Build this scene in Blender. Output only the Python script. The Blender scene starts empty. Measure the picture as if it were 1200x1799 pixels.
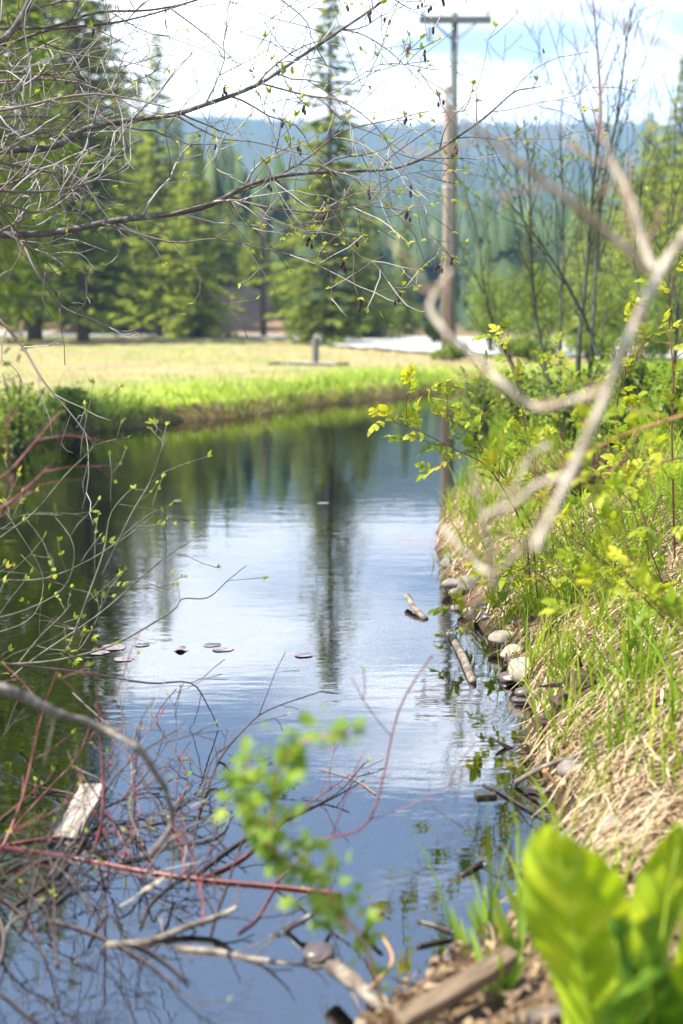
import bpy, math, random
import numpy as np
from mathutils import Vector, Matrix
R = math.radians
rng = np.random.default_rng(11)
rnd = random.Random(5)
sc = bpy.context.scene
col = sc.collection

# ------------------------------------------------------------------ camera
CAM_H, PITCH, FPX = 1.4, R(7.7), 1799 * 50 / 36.0
cam = bpy.data.cameras.new('camera')
cam.lens = 50; cam.sensor_fit = 'VERTICAL'; cam.sensor_height = 36; cam.sensor_width = 24
cam.clip_start = 0.05; cam.clip_end = 12000
cam.dof.use_dof = True; cam.dof.focus_distance = 5.7; cam.dof.aperture_fstop = 2.1
camo = bpy.data.objects.new('camera', cam); col.objects.link(camo)
camo.location = (0, 0, CAM_H); camo.rotation_euler = (R(90) - PITCH, 0, 0)
sc.camera = camo

# ------------------------------------------------------------------ sky and sun
TO_SUN = Vector((-0.80, -0.22, 1.22)).normalized()
EL = math.asin(TO_SUN.z); AZ = math.atan2(TO_SUN.x, TO_SUN.y)
world = bpy.data.worlds.new('World'); sc.world = world; world.use_nodes = True
wn, wl = world.node_tree.nodes, world.node_tree.links
wn.clear()
wout = wn.new('ShaderNodeOutputWorld'); wbg = wn.new('ShaderNodeBackground')
sky = wn.new('ShaderNodeTexSky'); sky.sky_type = 'NISHITA'; sky.sun_disc = False
sky.sun_elevation = EL; sky.sun_rotation = AZ; sky.altitude = 600; sky.air_density = 1.15; sky.dust_density = 0.3; sky.ozone_density = 2.0
wtc = wn.new('ShaderNodeTexCoord'); wmp = wn.new('ShaderNodeMapping'); wmp.inputs['Scale'].default_value = (1.5, 1.5, 6.5)
wnz = wn.new('ShaderNodeTexNoise'); wnz.inputs['Scale'].default_value = 2.1; wnz.inputs['Detail'].default_value = 7; wnz.inputs['Roughness'].default_value = 0.55
wrp = wn.new('ShaderNodeValToRGB'); wrp.color_ramp.elements[0].position = 0.49; wrp.color_ramp.elements[1].position = 0.66
wrp.color_ramp.elements[0].color = (0.08, 0.08, 0.08, 1); wrp.color_ramp.elements[1].color = (0.9, 0.9, 0.9, 1)
wmx = wn.new('ShaderNodeMix'); wmx.data_type = 'RGBA'; wmx.inputs[7].default_value = (14.0, 14.5, 15.2, 1)
wbg.inputs['Strength'].default_value = 0.10
wl.new(wtc.outputs['Generated'], wmp.inputs['Vector']); wl.new(wmp.outputs['Vector'], wnz.inputs['Vector'])
wsx = wn.new('ShaderNodeSeparateXYZ'); wmr = wn.new('ShaderNodeMapRange'); wmr.interpolation_type = 'SMOOTHSTEP'
wmr.inputs['From Min'].default_value = 0.22; wmr.inputs['From Max'].default_value = 0.46; wmr.inputs['To Min'].default_value = 0.10; wmr.inputs['To Max'].default_value = -0.20
wad = wn.new('ShaderNodeMath'); wad.operation = 'ADD'
wl.new(wtc.outputs['Generated'], wsx.inputs[0]); wl.new(wsx.outputs['Z'], wmr.inputs['Value']); wl.new(wmr.outputs[0], wad.inputs[1]); wl.new(wnz.outputs['Fac'], wad.inputs[0])
wl.new(wad.outputs[0], wrp.inputs['Fac']); wl.new(wrp.outputs['Color'], wmx.inputs[0])
wtn = wn.new('ShaderNodeMix'); wtn.data_type = 'RGBA'; wtn.blend_type = 'MULTIPLY'; wtn.inputs[0].default_value = 1; wtn.inputs[7].default_value = (0.84, 0.92, 1.0, 1)
wl.new(sky.outputs['Color'], wtn.inputs[6]); wl.new(wtn.outputs[2], wmx.inputs[6]); wl.new(wmx.outputs[2], wbg.inputs['Color']); wl.new(wbg.outputs['Background'], wout.inputs['Surface'])

sun = bpy.data.lights.new('sun', 'SUN'); sun.energy = 5.0; sun.angle = R(0.55); sun.color = (1.0, 0.95, 0.86)
suno = bpy.data.objects.new('sun', sun); col.objects.link(suno)
suno.rotation_euler = (-TO_SUN).to_track_quat('-Z', 'Y').to_euler(); suno.location = (-20, 5, 40)

vs = sc.view_settings
sc.display_settings.display_device = 'sRGB'
vs.view_transform = 'Standard'; vs.look = 'None'; vs.gamma = 1; vs.exposure = 1.34; vs.use_curve_mapping = False
sc.cycles.use_denoising = True
sc.cycles.max_bounces = 10; sc.cycles.transparent_max_bounces = 16; sc.cycles.volume_bounces = 0
sc.cycles.sample_clamp_indirect = 6
sc.cycles.caustics_reflective = False; sc.cycles.caustics_refractive = False

# ------------------------------------------------------------------ pixel of the photograph -> point of the place
CP, SP = math.cos(PITCH), math.sin(PITCH)
def ray(px, py):
    u = (px - 600) / FPX; v = (899.5 - py) / FPX
    return Vector((u, CP + v * SP, -SP + v * CP))
def P(px, py, Y):
    d = ray(px, py); t = Y / d.y
    return Vector((d.x * t, Y, CAM_H + d.z * t))
def W(px, py, z=0.0):
    d = ray(px, py); t = (z - CAM_H) / d.z
    return Vector((d.x * t, d.y * t, z))

# ------------------------------------------------------------------ materials
MATS = {}
def nmat(name):
    m = bpy.data.materials.new(name); m.use_nodes = True
    m.node_tree.nodes.clear(); MATS[name] = m
    return m, m.node_tree.nodes, m.node_tree.links
def ramp(n, stops):
    r = n.new('ShaderNodeValToRGB'); e = r.color_ramp.elements
    e[0].position, e[0].color = stops[0][0], (*stops[0][1], 1)
    e[1].position, e[1].color = stops[-1][0], (*stops[-1][1], 1)
    for p, c in stops[1:-1]:
        q = e.new(p); q.color = (*c, 1)
    return r
def surf(name, stops, scale=8, rough=0.8, bump=0.3, bdist=0.01, detail=6, stretch=(1, 1, 1), spec=0.3, by='noise', coat=0):
    m, n, l = nmat(name)
    out = n.new('ShaderNodeOutputMaterial'); b = n.new('ShaderNodeBsdfPrincipled')
    tc = n.new('ShaderNodeTexCoord'); mp = n.new('ShaderNodeMapping'); mp.inputs['Scale'].default_value = stretch
    nz = n.new('ShaderNodeTexNoise'); nz.inputs['Scale'].default_value = scale; nz.inputs['Detail'].default_value = detail; nz.inputs['Roughness'].default_value = 0.65
    l.new(tc.outputs['Object'], mp.inputs['Vector']); l.new(mp.outputs['Vector'], nz.inputs['Vector'])
    r = ramp(n, stops); l.new(nz.outputs['Fac'], r.inputs['Fac'])
    if by == 'tone':
        at = n.new('ShaderNodeAttribute'); at.attribute_name = 'tone'
        l.new(at.outputs['Fac'], r.inputs['Fac'])
    l.new(r.outputs['Color'], b.inputs['Base Color'])
    b.inputs['Roughness'].default_value = rough; b.inputs['Specular IOR Level'].default_value = spec
    if coat: b.inputs['Coat Weight'].default_value = coat; b.inputs['Coat Roughness'].default_value = 0.1
    bp = n.new('ShaderNodeBump'); bp.inputs['Strength'].default_value = bump; bp.inputs['Distance'].default_value = bdist
    l.new(nz.outputs['Fac'], bp.inputs['Height']); l.new(bp.outputs['Normal'], b.inputs['Normal'])
    l.new(b.outputs['BSDF'], out.inputs['Surface'])
    return m
def leafmat(name, stops, trans=0.45, by='tone', tint=(1.15, 1.1, 0.55), rough=0.45, spec=0.25, scale=6, vein=False):
    m, n, l = nmat(name)
    out = n.new('ShaderNodeOutputMaterial'); b = n.new('ShaderNodeBsdfPrincipled'); tr = n.new('ShaderNodeBsdfTranslucent')
    mx = n.new('ShaderNodeMixShader'); mx.inputs[0].default_value = trans
    r = ramp(n, stops)
    if by == 'tone':
        at = n.new('ShaderNodeAttribute'); at.attribute_name = 'tone'; l.new(at.outputs['Fac'], r.inputs['Fac'])
    elif by == 'random':
        oi = n.new('ShaderNodeObjectInfo'); l.new(oi.outputs['Random'], r.inputs['Fac'])
    elif by == 'tree':      # tone of the spray plus a tint of the whole tree
        at = n.new('ShaderNodeAttribute'); at.attribute_name = 'tone'; oi = n.new('ShaderNodeObjectInfo')
        ma = n.new('ShaderNodeMath'); ma.operation = 'MULTIPLY_ADD'; ma.inputs[1].default_value = 0.55; 
        mb = n.new('ShaderNodeMath'); mb.operation = 'MULTIPLY'; mb.inputs[1].default_value = 0.45
        l.new(oi.outputs['Random'], mb.inputs[0]); l.new(at.outputs['Fac'], ma.inputs[0]); l.new(mb.outputs[0], ma.inputs[2])
        l.new(ma.outputs[0], r.inputs['Fac'])
    else:
        tc = n.new('ShaderNodeTexCoord'); nz = n.new('ShaderNodeTexNoise'); nz.inputs['Scale'].default_value = scale; nz.inputs['Detail'].default_value = 4
        l.new(tc.outputs['Object'], nz.inputs['Vector']); l.new(nz.outputs['Fac'], r.inputs['Fac'])
    l.new(r.outputs['Color'], b.inputs['Base Color'])
    hs = n.new('ShaderNodeMix'); hs.data_type = 'RGBA'; hs.blend_type = 'MULTIPLY'; hs.inputs[0].default_value = 1
    hs.inputs[7].default_value = (*tint, 1)
    l.new(r.outputs['Color'], hs.inputs[6]); l.new(hs.outputs[2], tr.inputs['Color'])
    b.inputs['Roughness'].default_value = rough; b.inputs['Specular IOR Level'].default_value = spec
    if vein:
        at2 = n.new('ShaderNodeAttribute'); at2.attribute_name = 'vein'
        bp = n.new('ShaderNodeBump'); bp.inputs['Strength'].default_value = 0.8; bp.inputs['Distance'].default_value = 0.012
        l.new(at2.outputs['Fac'], bp.inputs['Height']); l.new(bp.outputs['Normal'], b.inputs['Normal']); l.new(bp.outputs['Normal'], tr.inputs['Normal'])
    l.new(b.outputs['BSDF'], mx.inputs[1]); l.new(tr.outputs['BSDF'], mx.inputs[2]); l.new(mx.outputs[0], out.inputs['Surface'])
    return m

M_alder = surf('alder_bark', [(0.30, (0.045, 0.038, 0.032)), (0.52, (0.11, 0.095, 0.08)), (0.72, (0.30, 0.28, 0.25))], 26, 0.8, 0.5, 0.004)
M_alder_twig = surf('alder_twig_bark', [(0, (0.07, 0.05, 0.042)), (0.45, (0.18, 0.14, 0.12)), (0.75, (0.38, 0.35, 0.31)), (1, (0.55, 0.52, 0.47))], 30, 0.6, 0.2, 0.002, by='tone')
M_catkin = surf('cone_dark', [(0.3, (0.018, 0.010, 0.014)), (0.7, (0.07, 0.035, 0.03))], 60, 0.6)
M_bud = leafmat('young_leaf', [(0, (0.26, 0.33, 0.03)), (0.6, (0.38, 0.44, 0.045)), (1, (0.52, 0.46, 0.08))], 0.5, by='random')
M_rose = leafmat('rose_leaf', [(0, (0.20, 0.30, 0.02)), (0.5, (0.37, 0.44, 0.03)), (1, (0.54, 0.52, 0.05))], 0.5, by='random')
M_sprig = leafmat('gooseberry_leaf', [(0, (0.15, 0.27, 0.03)), (0.55, (0.28, 0.42, 0.05)), (1, (0.42, 0.52, 0.08))], 0.5, by='random')
M_cabbage = leafmat('skunk_cabbage_leaf', [(0.30, (0.20, 0.33, 0.012)), (0.5, (0.37, 0.50, 0.018)), (0.70, (0.56, 0.60, 0.03))], 0.42, by='noise', scale=16, rough=0.32, spec=0.4, vein=True)
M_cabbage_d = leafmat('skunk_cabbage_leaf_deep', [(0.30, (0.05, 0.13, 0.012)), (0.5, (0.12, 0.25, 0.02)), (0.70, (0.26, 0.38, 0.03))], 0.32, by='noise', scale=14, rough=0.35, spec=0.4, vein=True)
M_cabbage_rib = surf('skunk_cabbage_rib', [(0.3, (0.26, 0.40, 0.025)), (0.7, (0.38, 0.48, 0.05))], 20, 0.4)
M_grass = leafmat('grass_blade', [(0, (0.11, 0.21, 0.02)), (0.45, (0.24, 0.37, 0.025)), (0.85, (0.40, 0.47, 0.04)), (1, (0.50, 0.46, 0.10))], 0.5)
M_straw = leafmat('straw', [(0, (0.16, 0.10, 0.055)), (0.4, (0.36, 0.25, 0.14)), (0.75, (0.55, 0.42, 0.26)), (1, (0.70, 0.58, 0.40))], 0.15, tint=(1, 0.95, 0.8), rough=0.6)
M_turf = leafmat('turf_blade', [(0, (0.13, 0.24, 0.02)), (0.5, (0.27, 0.38, 0.035)), (0.85, (0.40, 0.43, 0.09)), (1, (0.46, 0.38, 0.22))], 0.4)
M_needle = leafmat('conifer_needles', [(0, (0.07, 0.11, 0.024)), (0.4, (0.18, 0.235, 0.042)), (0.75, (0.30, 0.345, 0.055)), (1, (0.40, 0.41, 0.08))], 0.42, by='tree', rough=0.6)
M_needle_y = leafmat('conifer_needles_spring', [(0, (0.14, 0.20, 0.03)), (0.5, (0.31, 0.38, 0.05)), (1, (0.47, 0.50, 0.09))], 0.45, by='tone', rough=0.6)
M_far = leafmat('far_forest', [(0, (0.02, 0.045, 0.02)), (0.6, (0.06, 0.10, 0.035)), (1, (0.13, 0.17, 0.05))], 0.1, by='tone', rough=0.8)
M_shrub = leafmat('shrub_leaves', [(0, (0.08, 0.14, 0.02)), (0.6, (0.19, 0.27, 0.035)), (1, (0.34, 0.38, 0.06))], 0.4, by='tone')
M_trunk = surf('conifer_bark', [(0.3, (0.05, 0.035, 0.026)), (0.7, (0.16, 0.115, 0.085))], 5, 0.9, 0.6, 0.04, stretch=(3, 3, 0.6))
M_sapling = surf('sapling_bark', [(0.3, (0.03, 0.036, 0.022)), (0.7, (0.10, 0.105, 0.065))], 22, 0.7, 0.3, 0.003)
M_pale = surf('pale_branch_bark', [(0.36, (0.16, 0.12, 0.08)), (0.48, (0.40, 0.33, 0.24)), (0.66, (0.60, 0.53, 0.41))], 16, 0.7, 0.4, 0.003)
M_pale_twig = surf('pale_branch_twig', [(0.3, (0.32, 0.16, 0.12)), (0.7, (0.46, 0.30, 0.20))], 24, 0.6, 0.2, 0.002)
M_cane = surf('rose_cane', [(0.3, (0.13, 0.045, 0.03)), (0.7, (0.27, 0.13, 0.07))], 24, 0.5, 0.2, 0.002)
M_cane_o = surf('orange_cane', [(0.3, (0.36, 0.17, 0.06)), (0.7, (0.50, 0.30, 0.12))], 24, 0.5, 0.2, 0.002)
M_red = surf('dogwood_bark', [(0.30, (0.08, 0.02, 0.02)), (0.5, (0.20, 0.048, 0.045)), (0.72, (0.34, 0.13, 0.10))], 18, 0.4, 0.15, 0.002, spec=0.5)
M_purple = surf('purple_twig_bark', [(0.3, (0.035, 0.022, 0.018)), (0.7, (0.13, 0.085, 0.068))], 22, 0.5, 0.2, 0.002)
M_green = surf('green_shoot_bark', [(0.3, (0.06, 0.06, 0.033)), (0.7, (0.20, 0.19, 0.125))], 22, 0.6, 0.2, 0.002)
M_grey = surf('lichened_branch', [(0.3, (0.07, 0.055, 0.045)), (0.5, (0.20, 0.17, 0.13)), (0.72, (0.42, 0.40, 0.34))], 45, 0.8, 0.7, 0.006)
M_drift = surf('driftwood', [(0.32, (0.05, 0.036, 0.026)), (0.5, (0.19, 0.15, 0.11)), (0.68, (0.40, 0.35, 0.28))], 16, 0.75, 0.6, 0.006, stretch=(1, 1, 1))
M_wet = surf('wet_wood', [(0.3, (0.018, 0.012, 0.009)), (0.7, (0.075, 0.05, 0.035))], 18, 0.25, 0.6, 0.006, spec=0.6)
M_plank = surf('weathered_plank', [(0.38, (0.09, 0.075, 0.06)), (0.5, (0.27, 0.235, 0.19)), (0.62, (0.45, 0.40, 0.34))], 7, 0.7, 0.5, 0.003, stretch=(16, 1.2, 16))
M_plank_b = surf('brown_plank', [(0.36, (0.06, 0.04, 0.025)), (0.62, (0.28, 0.195, 0.12))], 9, 0.8, 0.5, 0.003, stretch=(14, 1, 14))
M_rot = surf('rotten_wood', [(0.3, (0.02, 0.013, 0.01)), (0.55, (0.09, 0.055, 0.038)), (0.8, (0.32, 0.25, 0.18))], 22, 0.9, 0.9, 0.02)
M_stone = surf('pale_stone', [(0.3, (0.17, 0.14, 0.10)), (0.48, (0.34, 0.29, 0.22)), (0.7, (0.50, 0.44, 0.35))], 16, 0.75, 0.4, 0.006)
M_stone_g = surf('grey_stone', [(0.3, (0.12, 0.10, 0.08)), (0.7, (0.30, 0.265, 0.22))], 18, 0.75, 0.5, 0.006)
M_stone_w = surf('wet_stone', [(0.3, (0.06, 0.042, 0.038)), (0.7, (0.17, 0.125, 0.11))], 14, 0.38, 0.3, 0.004, spec=0.7)
M_pad = surf('lily_pad', [(0.3, (0.16, 0.11, 0.11)), (0.7, (0.36, 0.30, 0.29))], 20, 0.35, 0.2, 0.002, spec=0.5)
M_pole_t = surf('pole_wood_grey', [(0.3, (0.07, 0.075, 0.06)), (0.7, (0.16, 0.16, 0.13))], 6, 0.85, 0.3, 0.01, stretch=(4, 4, 0.4))
M_pole_b = surf('pole_wood_brown', [(0.3, (0.21, 0.155, 0.12)), (0.7, (0.37, 0.29, 0.23))], 6, 0.85, 0.3, 0.01, stretch=(4, 4, 0.4))
M_galv = surf('galvanised_steel', [(0.3, (0.38, 0.39, 0.40)), (0.7, (0.55, 0.56, 0.57))], 10, 0.45, 0.1)
M_glassy = surf('insulator_glaze', [(0.3, (0.08, 0.16, 0.13)), (0.7, (0.14, 0.24, 0.20))], 10, 0.2, 0.0)
M_post = surf('old_post_wood', [(0.3, (0.09, 0.09, 0.075)), (0.7, (0.20, 0.19, 0.16))], 9, 0.9, 0.4, 0.01, stretch=(4, 4, 0.5))
M_road = surf('road_gravel', [(0.3, (0.36, 0.34, 0.31)), (0.5, (0.47, 0.45, 0.42)), (0.7, (0.56, 0.54, 0.50))], 0.9, 0.9, 0.3, 0.02)
M_cone = surf('pine_cone_scale', [(0.3, (0.13, 0.085, 0.06)), (0.7, (0.32, 0.24, 0.18))], 40, 0.7)
M_moss = surf('dry_heather', [(0, (0.05, 0.028, 0.018)), (1, (0.20, 0.12, 0.075))], 30, 0.9, by='tone')

# ground: the colour of what grows or lies there comes from the attribute 'ground_colour'
m, n, l = nmat('ground_cover'); M_ground = m
out = n.new('ShaderNodeOutputMaterial'); b = n.new('ShaderNodeBsdfPrincipled'); b.inputs['Roughness'].default_value = 0.95; b.inputs['Specular IOR Level'].default_value = 0.1
at = n.new('ShaderNodeAttribute'); at.attribute_name = 'ground_colour'
tc = n.new('ShaderNodeTexCoord')
nz = n.new('ShaderNodeTexNoise'); nz.inputs['Scale'].default_value = 14; nz.inputs['Detail'].default_value = 8; nz.inputs['Roughness'].default_value = 0.7
nz2 = n.new('ShaderNodeTexNoise'); nz2.inputs['Scale'].default_value = 0.6; nz2.inputs['Detail'].default_value = 5
l.new(tc.outputs['Object'], nz.inputs['Vector']); l.new(tc.outputs['Object'], nz2.inputs['Vector'])
r1 = ramp(n, [(0.28, (0.45, 0.42, 0.38)), (0.72, (1.5, 1.5, 1.45))]); r2 = ramp(n, [(0.3, (0.75, 0.85, 0.75)), (0.7, (1.25, 1.15, 1.1))])
l.new(nz.outputs['Fac'], r1.inputs['Fac']); l.new(nz2.outputs['Fac'], r2.inputs['Fac'])
a1 = n.new('ShaderNodeMix'); a1.data_type = 'RGBA'; a1.blend_type = 'MULTIPLY'; a1.inputs[0].default_value = 1
a2 = n.new('ShaderNodeMix'); a2.data_type = 'RGBA'; a2.blend_type = 'MULTIPLY'; a2.inputs[0].default_value = 1
l.new(at.outputs['Color'], a1.inputs[6]); l.new(r1.outputs['Color'], a1.inputs[7]); l.new(a1.outputs[2], a2.inputs[6]); l.new(r2.outputs['Color'], a2.inputs[7])
l.new(a2.outputs[2], b.inputs['Base Color'])
bp = n.new('ShaderNodeBump'); bp.inputs['Strength'].default_value = 0.7; bp.inputs['Distance'].default_value = 0.03
l.new(nz.outputs['Fac'], bp.inputs['Height']); l.new(bp.outputs['Normal'], b.inputs['Normal']); l.new(b.outputs['BSDF'], out.inputs['Surface'])

# water: fresnel reflection over a tinted clear body, small wind ripples
m, n, l = nmat('pond_water'); M_water = m
out = n.new('ShaderNodeOutputMaterial'); gl = n.new('ShaderNodeBsdfGlossy'); gl.inputs['Roughness'].default_value = 0.02; gl.inputs['Color'].default_value = (1, 1, 1, 1)
tr = n.new('ShaderNodeBsdfTransparent'); tr.inputs['Color'].default_value = (0.62, 0.60, 0.50, 1)
fr = n.new('ShaderNodeFresnel'); fr.inputs['IOR'].default_value = 4.0; mx = n.new('ShaderNodeMixShader')
tc = n.new('ShaderNodeTexCoord')
def ripple(sx, sy, scale, detail, rot=0):
    mp = n.new('ShaderNodeMapping'); mp.inputs['Scale'].default_value = (sx, sy, 1); mp.inputs['Rotation'].default_value = (0, 0, rot)
    nz = n.new('ShaderNodeTexNoise'); nz.inputs['Scale'].default_value = scale; nz.inputs['Detail'].default_value = detail; nz.inputs['Roughness'].default_value = 0.45
    l.new(tc.outputs['Object'], mp.inputs['Vector']); l.new(mp.outputs['Vector'], nz.inputs['Vector']); return nz
w1 = ripple(0.55, 1.5, 4.0, 2, 0.2); w2 = ripple(0.6, 1.5, 15.0, 2, -0.15); w3 = ripple(1, 1, 0.45, 2)
rm = ramp(n, [(0.35, (0.25, 0.25, 0.25)), (0.65, (1, 1, 1))]); l.new(w3.outputs['Fac'], rm.inputs['Fac'])
mu = n.new('ShaderNodeMath'); mu.operation = 'MULTIPLY'; l.new(w2.outputs['Fac'], mu.inputs[0]); l.new(rm.outputs['Color'], mu.inputs[1])
b1 = n.new('ShaderNodeBump'); b1.inputs['Strength'].default_value = 1; b1.inputs['Distance'].default_value = 0.0010
b2 = n.new('ShaderNodeBump'); b2.inputs['Strength'].default_value = 1; b2.inputs['Distance'].default_value = 0.0006
l.new(w1.outputs['Fac'], b1.inputs['Height']); l.new(mu.outputs[0], b2.inputs['Height']); l.new(b1.outputs['Normal'], b2.inputs['Normal'])
l.new(b2.outputs['Normal'], gl.inputs['Normal']); l.new(b2.outputs['Normal'], fr.inputs['Normal'])
l.new(fr.outputs['Fac'], mx.inputs[0]); l.new(tr.outputs['BSDF'], mx.inputs[1]); l.new(gl.outputs['BSDF'], mx.inputs[2]); l.new(mx.outputs[0], out.inputs['Surface'])

# ------------------------------------------------------------------ mesh helpers
class Geo:
    """collects tubes and faces; verts in world coordinates"""
    def __init__(s): s.v = []; s.f = []; s.t = []
    def add(s, v, f, tone=0.5):
        o = len(s.v); s.v.extend(v); s.f.extend([tuple(i + o for i in q) for q in f])
        s.t.extend(tone if isinstance(tone, (list, tuple)) else [tone] * len(v))
    def tube(s, pts, rads, sides=6, tone=0.5, rough=0.0):
        pts = [Vector(p) for p in pts]; k = len(pts)
        if k < 2: return
        o = len(s.v); nrm = None
        for i, p in enumerate(pts):
            t = (pts[min(i + 1, k - 1)] - pts[max(i - 1, 0)])
            if t.length < 1e-9: t = Vector((0, 0, 1))
            t.normalize()
            if nrm is None:
                nrm = t.cross(Vector((0.13, 0.9, 0.37)))
                if nrm.length < 1e-3: nrm = t.cross(Vector((1, 0, 0)))
            nrm = (nrm - t * nrm.dot(t)).normalized(); bn = t.cross(nrm)
            for j in range(sides):
                a = 2 * math.pi * j / sides
                r = rads[i] * (1 + (rnd.uniform(-rough, rough) if rough else 0))
                s.v.append(p + (nrm * math.cos(a) + bn * math.sin(a)) * r)
        s.t.extend([tone] * (k * sides))
        for i in range(k - 1):
            for j in range(sides):
                j2 = (j + 1) % sides
                s.f.append((o + i * sides + j, o + i * sides + j2, o + (i + 1) * sides + j2, o + (i + 1) * sides + j))
        s.f.append(tuple(o + j for j in reversed(range(sides)))); s.f.append(tuple(o + (k - 1) * sides + j for j in range(sides)))

def smooth(pts, m=4):
    pts = [Vector(p) for p in pts]; out = []
    for i in range(len(pts) - 1):
        p0, p1, p2, p3 = pts[max(i - 1, 0)], pts[i], pts[i + 1], pts[min(i + 2, len(pts) - 1)]
        for k in range(m):
            t = k / m
            out.append(0.5 * ((2 * p1) + (p2 - p0) * t + (2 * p0 - 5 * p1 + 4 * p2 - p3) * t * t + (3 * p1 - p0 - 3 * p2 + p3) * t ** 3))
    out.append(pts[-1]); return out
def mesh_np(name, V, F, tone=None, shade=True, cattr=None):
    """V (n,3), F (m,k) with k=3 or 4"""
    me = bpy.data.meshes.new(name); V = np.asarray(V, dtype=np.float32); F = np.asarray(F, dtype=np.int32)
    k = F.shape[1]
    me.vertices.add(len(V)); me.vertices.foreach_set('co', V.ravel())
    me.loops.add(F.size); me.loops.foreach_set('vertex_index', F.ravel())
    me.polygons.add(len(F)); me.polygons.foreach_set('loop_start', np.arange(0, F.size, k, dtype=np.int32))
    if tone is not None:
        a = me.attributes.new('tone', 'FLOAT', 'POINT'); a.data.foreach_set('value', np.asarray(tone, dtype=np.float32))
    if cattr is not None:
        a = me.attributes.new(cattr[0], 'FLOAT_COLOR', 'POINT'); a.data.foreach_set('color', np.asarray(cattr[1], dtype=np.float32).ravel())
    me.update(calc_edges=True); me.validate()
    if shade: me.polygons.foreach_set('use_smooth', np.ones(len(F), dtype=bool))
    return me
def geo_mesh(name, g, off=None, shade=True):
    me = bpy.data.meshes.new(name); off = off or Vector()
    me.from_pydata([tuple(Vector(v) - off) for v in g.v], [], g.f)
    a = me.attributes.new('tone', 'FLOAT', 'POINT'); a.data.foreach_set('value', np.asarray(g.t, dtype=np.float32))
    if shade: me.polygons.foreach_set('use_smooth', np.ones(len(me.polygons), dtype=bool))
    me.update(); return me
def obj(name, me, mat=None, parent=None, loc=(0, 0, 0)):
    o = bpy.data.objects.new(name, me); col.objects.link(o); o.location = loc
    if mat and me and not me.materials: me.materials.append(mat)
    if parent: o.parent = parent
    return o
def tag(o, label, cat, group=None, kind=None):
    o['label'] = label; o['category'] = cat
    if group: o['group'] = group
    if kind: o['kind'] = kind
    return o
def thing(name, label, cat, loc, group=None):
    o = bpy.data.objects.new(name, None); col.objects.link(o); o.location = loc; o.empty_display_size = 0.1
    return tag(o, label, cat, group)
def base_of(o):
    p = Vector(o.location)
    while o.parent: o = o.parent; p = p + Vector(o.location)
    return p
def part(name, g, mat, parent, kind=None, shade=True):
    o = obj(name, geo_mesh(name, g, base_of(parent), shade), mat, parent)
    if kind: o['kind'] = kind
    return o
def solo(name, g, mat, loc, label, cat, group=None, shade=True):
    loc = Vector(loc); o = obj(name, geo_mesh(name, g, loc, shade), mat, None, loc)
    return tag(o, label, cat, group)
def orient(o, p, d, up=None, s=1.0, roll=0.0):
    """local +Y along d, local +Z towards up"""
    d = Vector(d).normalized(); up = Vector(up or (0, 0, 1))
    z = up - d * up.dot(d)
    if z.length < 1e-3: z = Vector((1, 0, 0)) - d * d.x
    z.normalize(); x = d.cross(z)
    m = Matrix((x, d, z)).transposed() @ Matrix.Rotation(roll, 3, 'Y')
    o.rotation_mode = 'QUATERNION'; o.rotation_quaternion = m.to_quaternion(); o.scale = (s, s, s)
    o.location = Vector(p) - base_of(o.parent) if o.parent else Vector(p)

def blade_leaf(L=1.0, Wd=0.5, nl=5, fold=0.25, curl=0.2, point=1.0, origin=(0, 0, 0), ang=0.0, droop=0.0, serr=0.0):
    """a leaf along +Y: three rows (edge, midrib, edge)"""
    v, f = [], []
    ca, sa = math.cos(ang), math.sin(ang)
    for i in range(nl + 1):
        t = i / nl
        w = Wd * 0.5 * (math.sin(math.pi * min(1, t ** 0.8 * 0.97 + 0.02)) ** 0.8) * (1 + (serr if i % 2 else -serr))
        y = L * t; z = -curl * L * t * t - droop * t
        for sx in (-1, 0, 1):
            x = sx * w; zz = z + abs(sx) * w * fold
            v.append(Vector((origin[0] + x * ca - y * sa, origin[1] + x * sa + y * ca, origin[2] + zz)))
    for i in range(nl):
        a = i * 3
        f += [(a, a + 1, a + 4, a + 3), (a + 1, a + 2, a + 5, a + 4)]
    return v, f
def leaf_mesh(name, specs):
    g = Geo()
    for s in specs: g.add(*blade_leaf(**s))
    return geo_mesh(name, g)
LM_bud = [leaf_mesh('young_leaf', [dict(L=1, Wd=0.42, nl=3, fold=0.5, curl=-0.15, ang=0.35), dict(L=0.8, Wd=0.36, nl=3, fold=0.5, curl=-0.1, ang=-0.4), dict(L=0.5, Wd=0.3, nl=3, fold=0.7, ang=0.0)]),
          leaf_mesh('young_leaf', [dict(L=1, Wd=0.5, nl=3, fold=0.4, curl=0.2, ang=0.1), dict(L=0.55, Wd=0.3, nl=3, fold=0.6, ang=-0.7)])]
LM_rose = []
for q in range(3):
    sp = []
    for (y, a, s) in [(0.62, 0, 0.52), (0.5, 0.95, 0.42), (0.5, -0.95, 0.42), (0.2, 1.1, 0.32), (0.2, -1.1, 0.32)]:
        sp.append(dict(L=s, Wd=s * rnd.uniform(0.55, 0.7), nl=6, fold=rnd.uniform(0.15, 0.5), curl=rnd.uniform(-0.1, 0.4), ang=a + rnd.uniform(-.15, .15), origin=(0, y, -0.1 * y), serr=0.1))
    g = Geo()
    for s in sp: g.add(*blade_leaf(**s))
    g.tube([(0, 0, 0), (0, 0.35, -0.02), (0, 0.66, -0.06)], [0.018, 0.014, 0.01], 4)
    LM_rose.append(geo_mesh('rose_leaf', g))
LM_sprig = []
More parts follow.
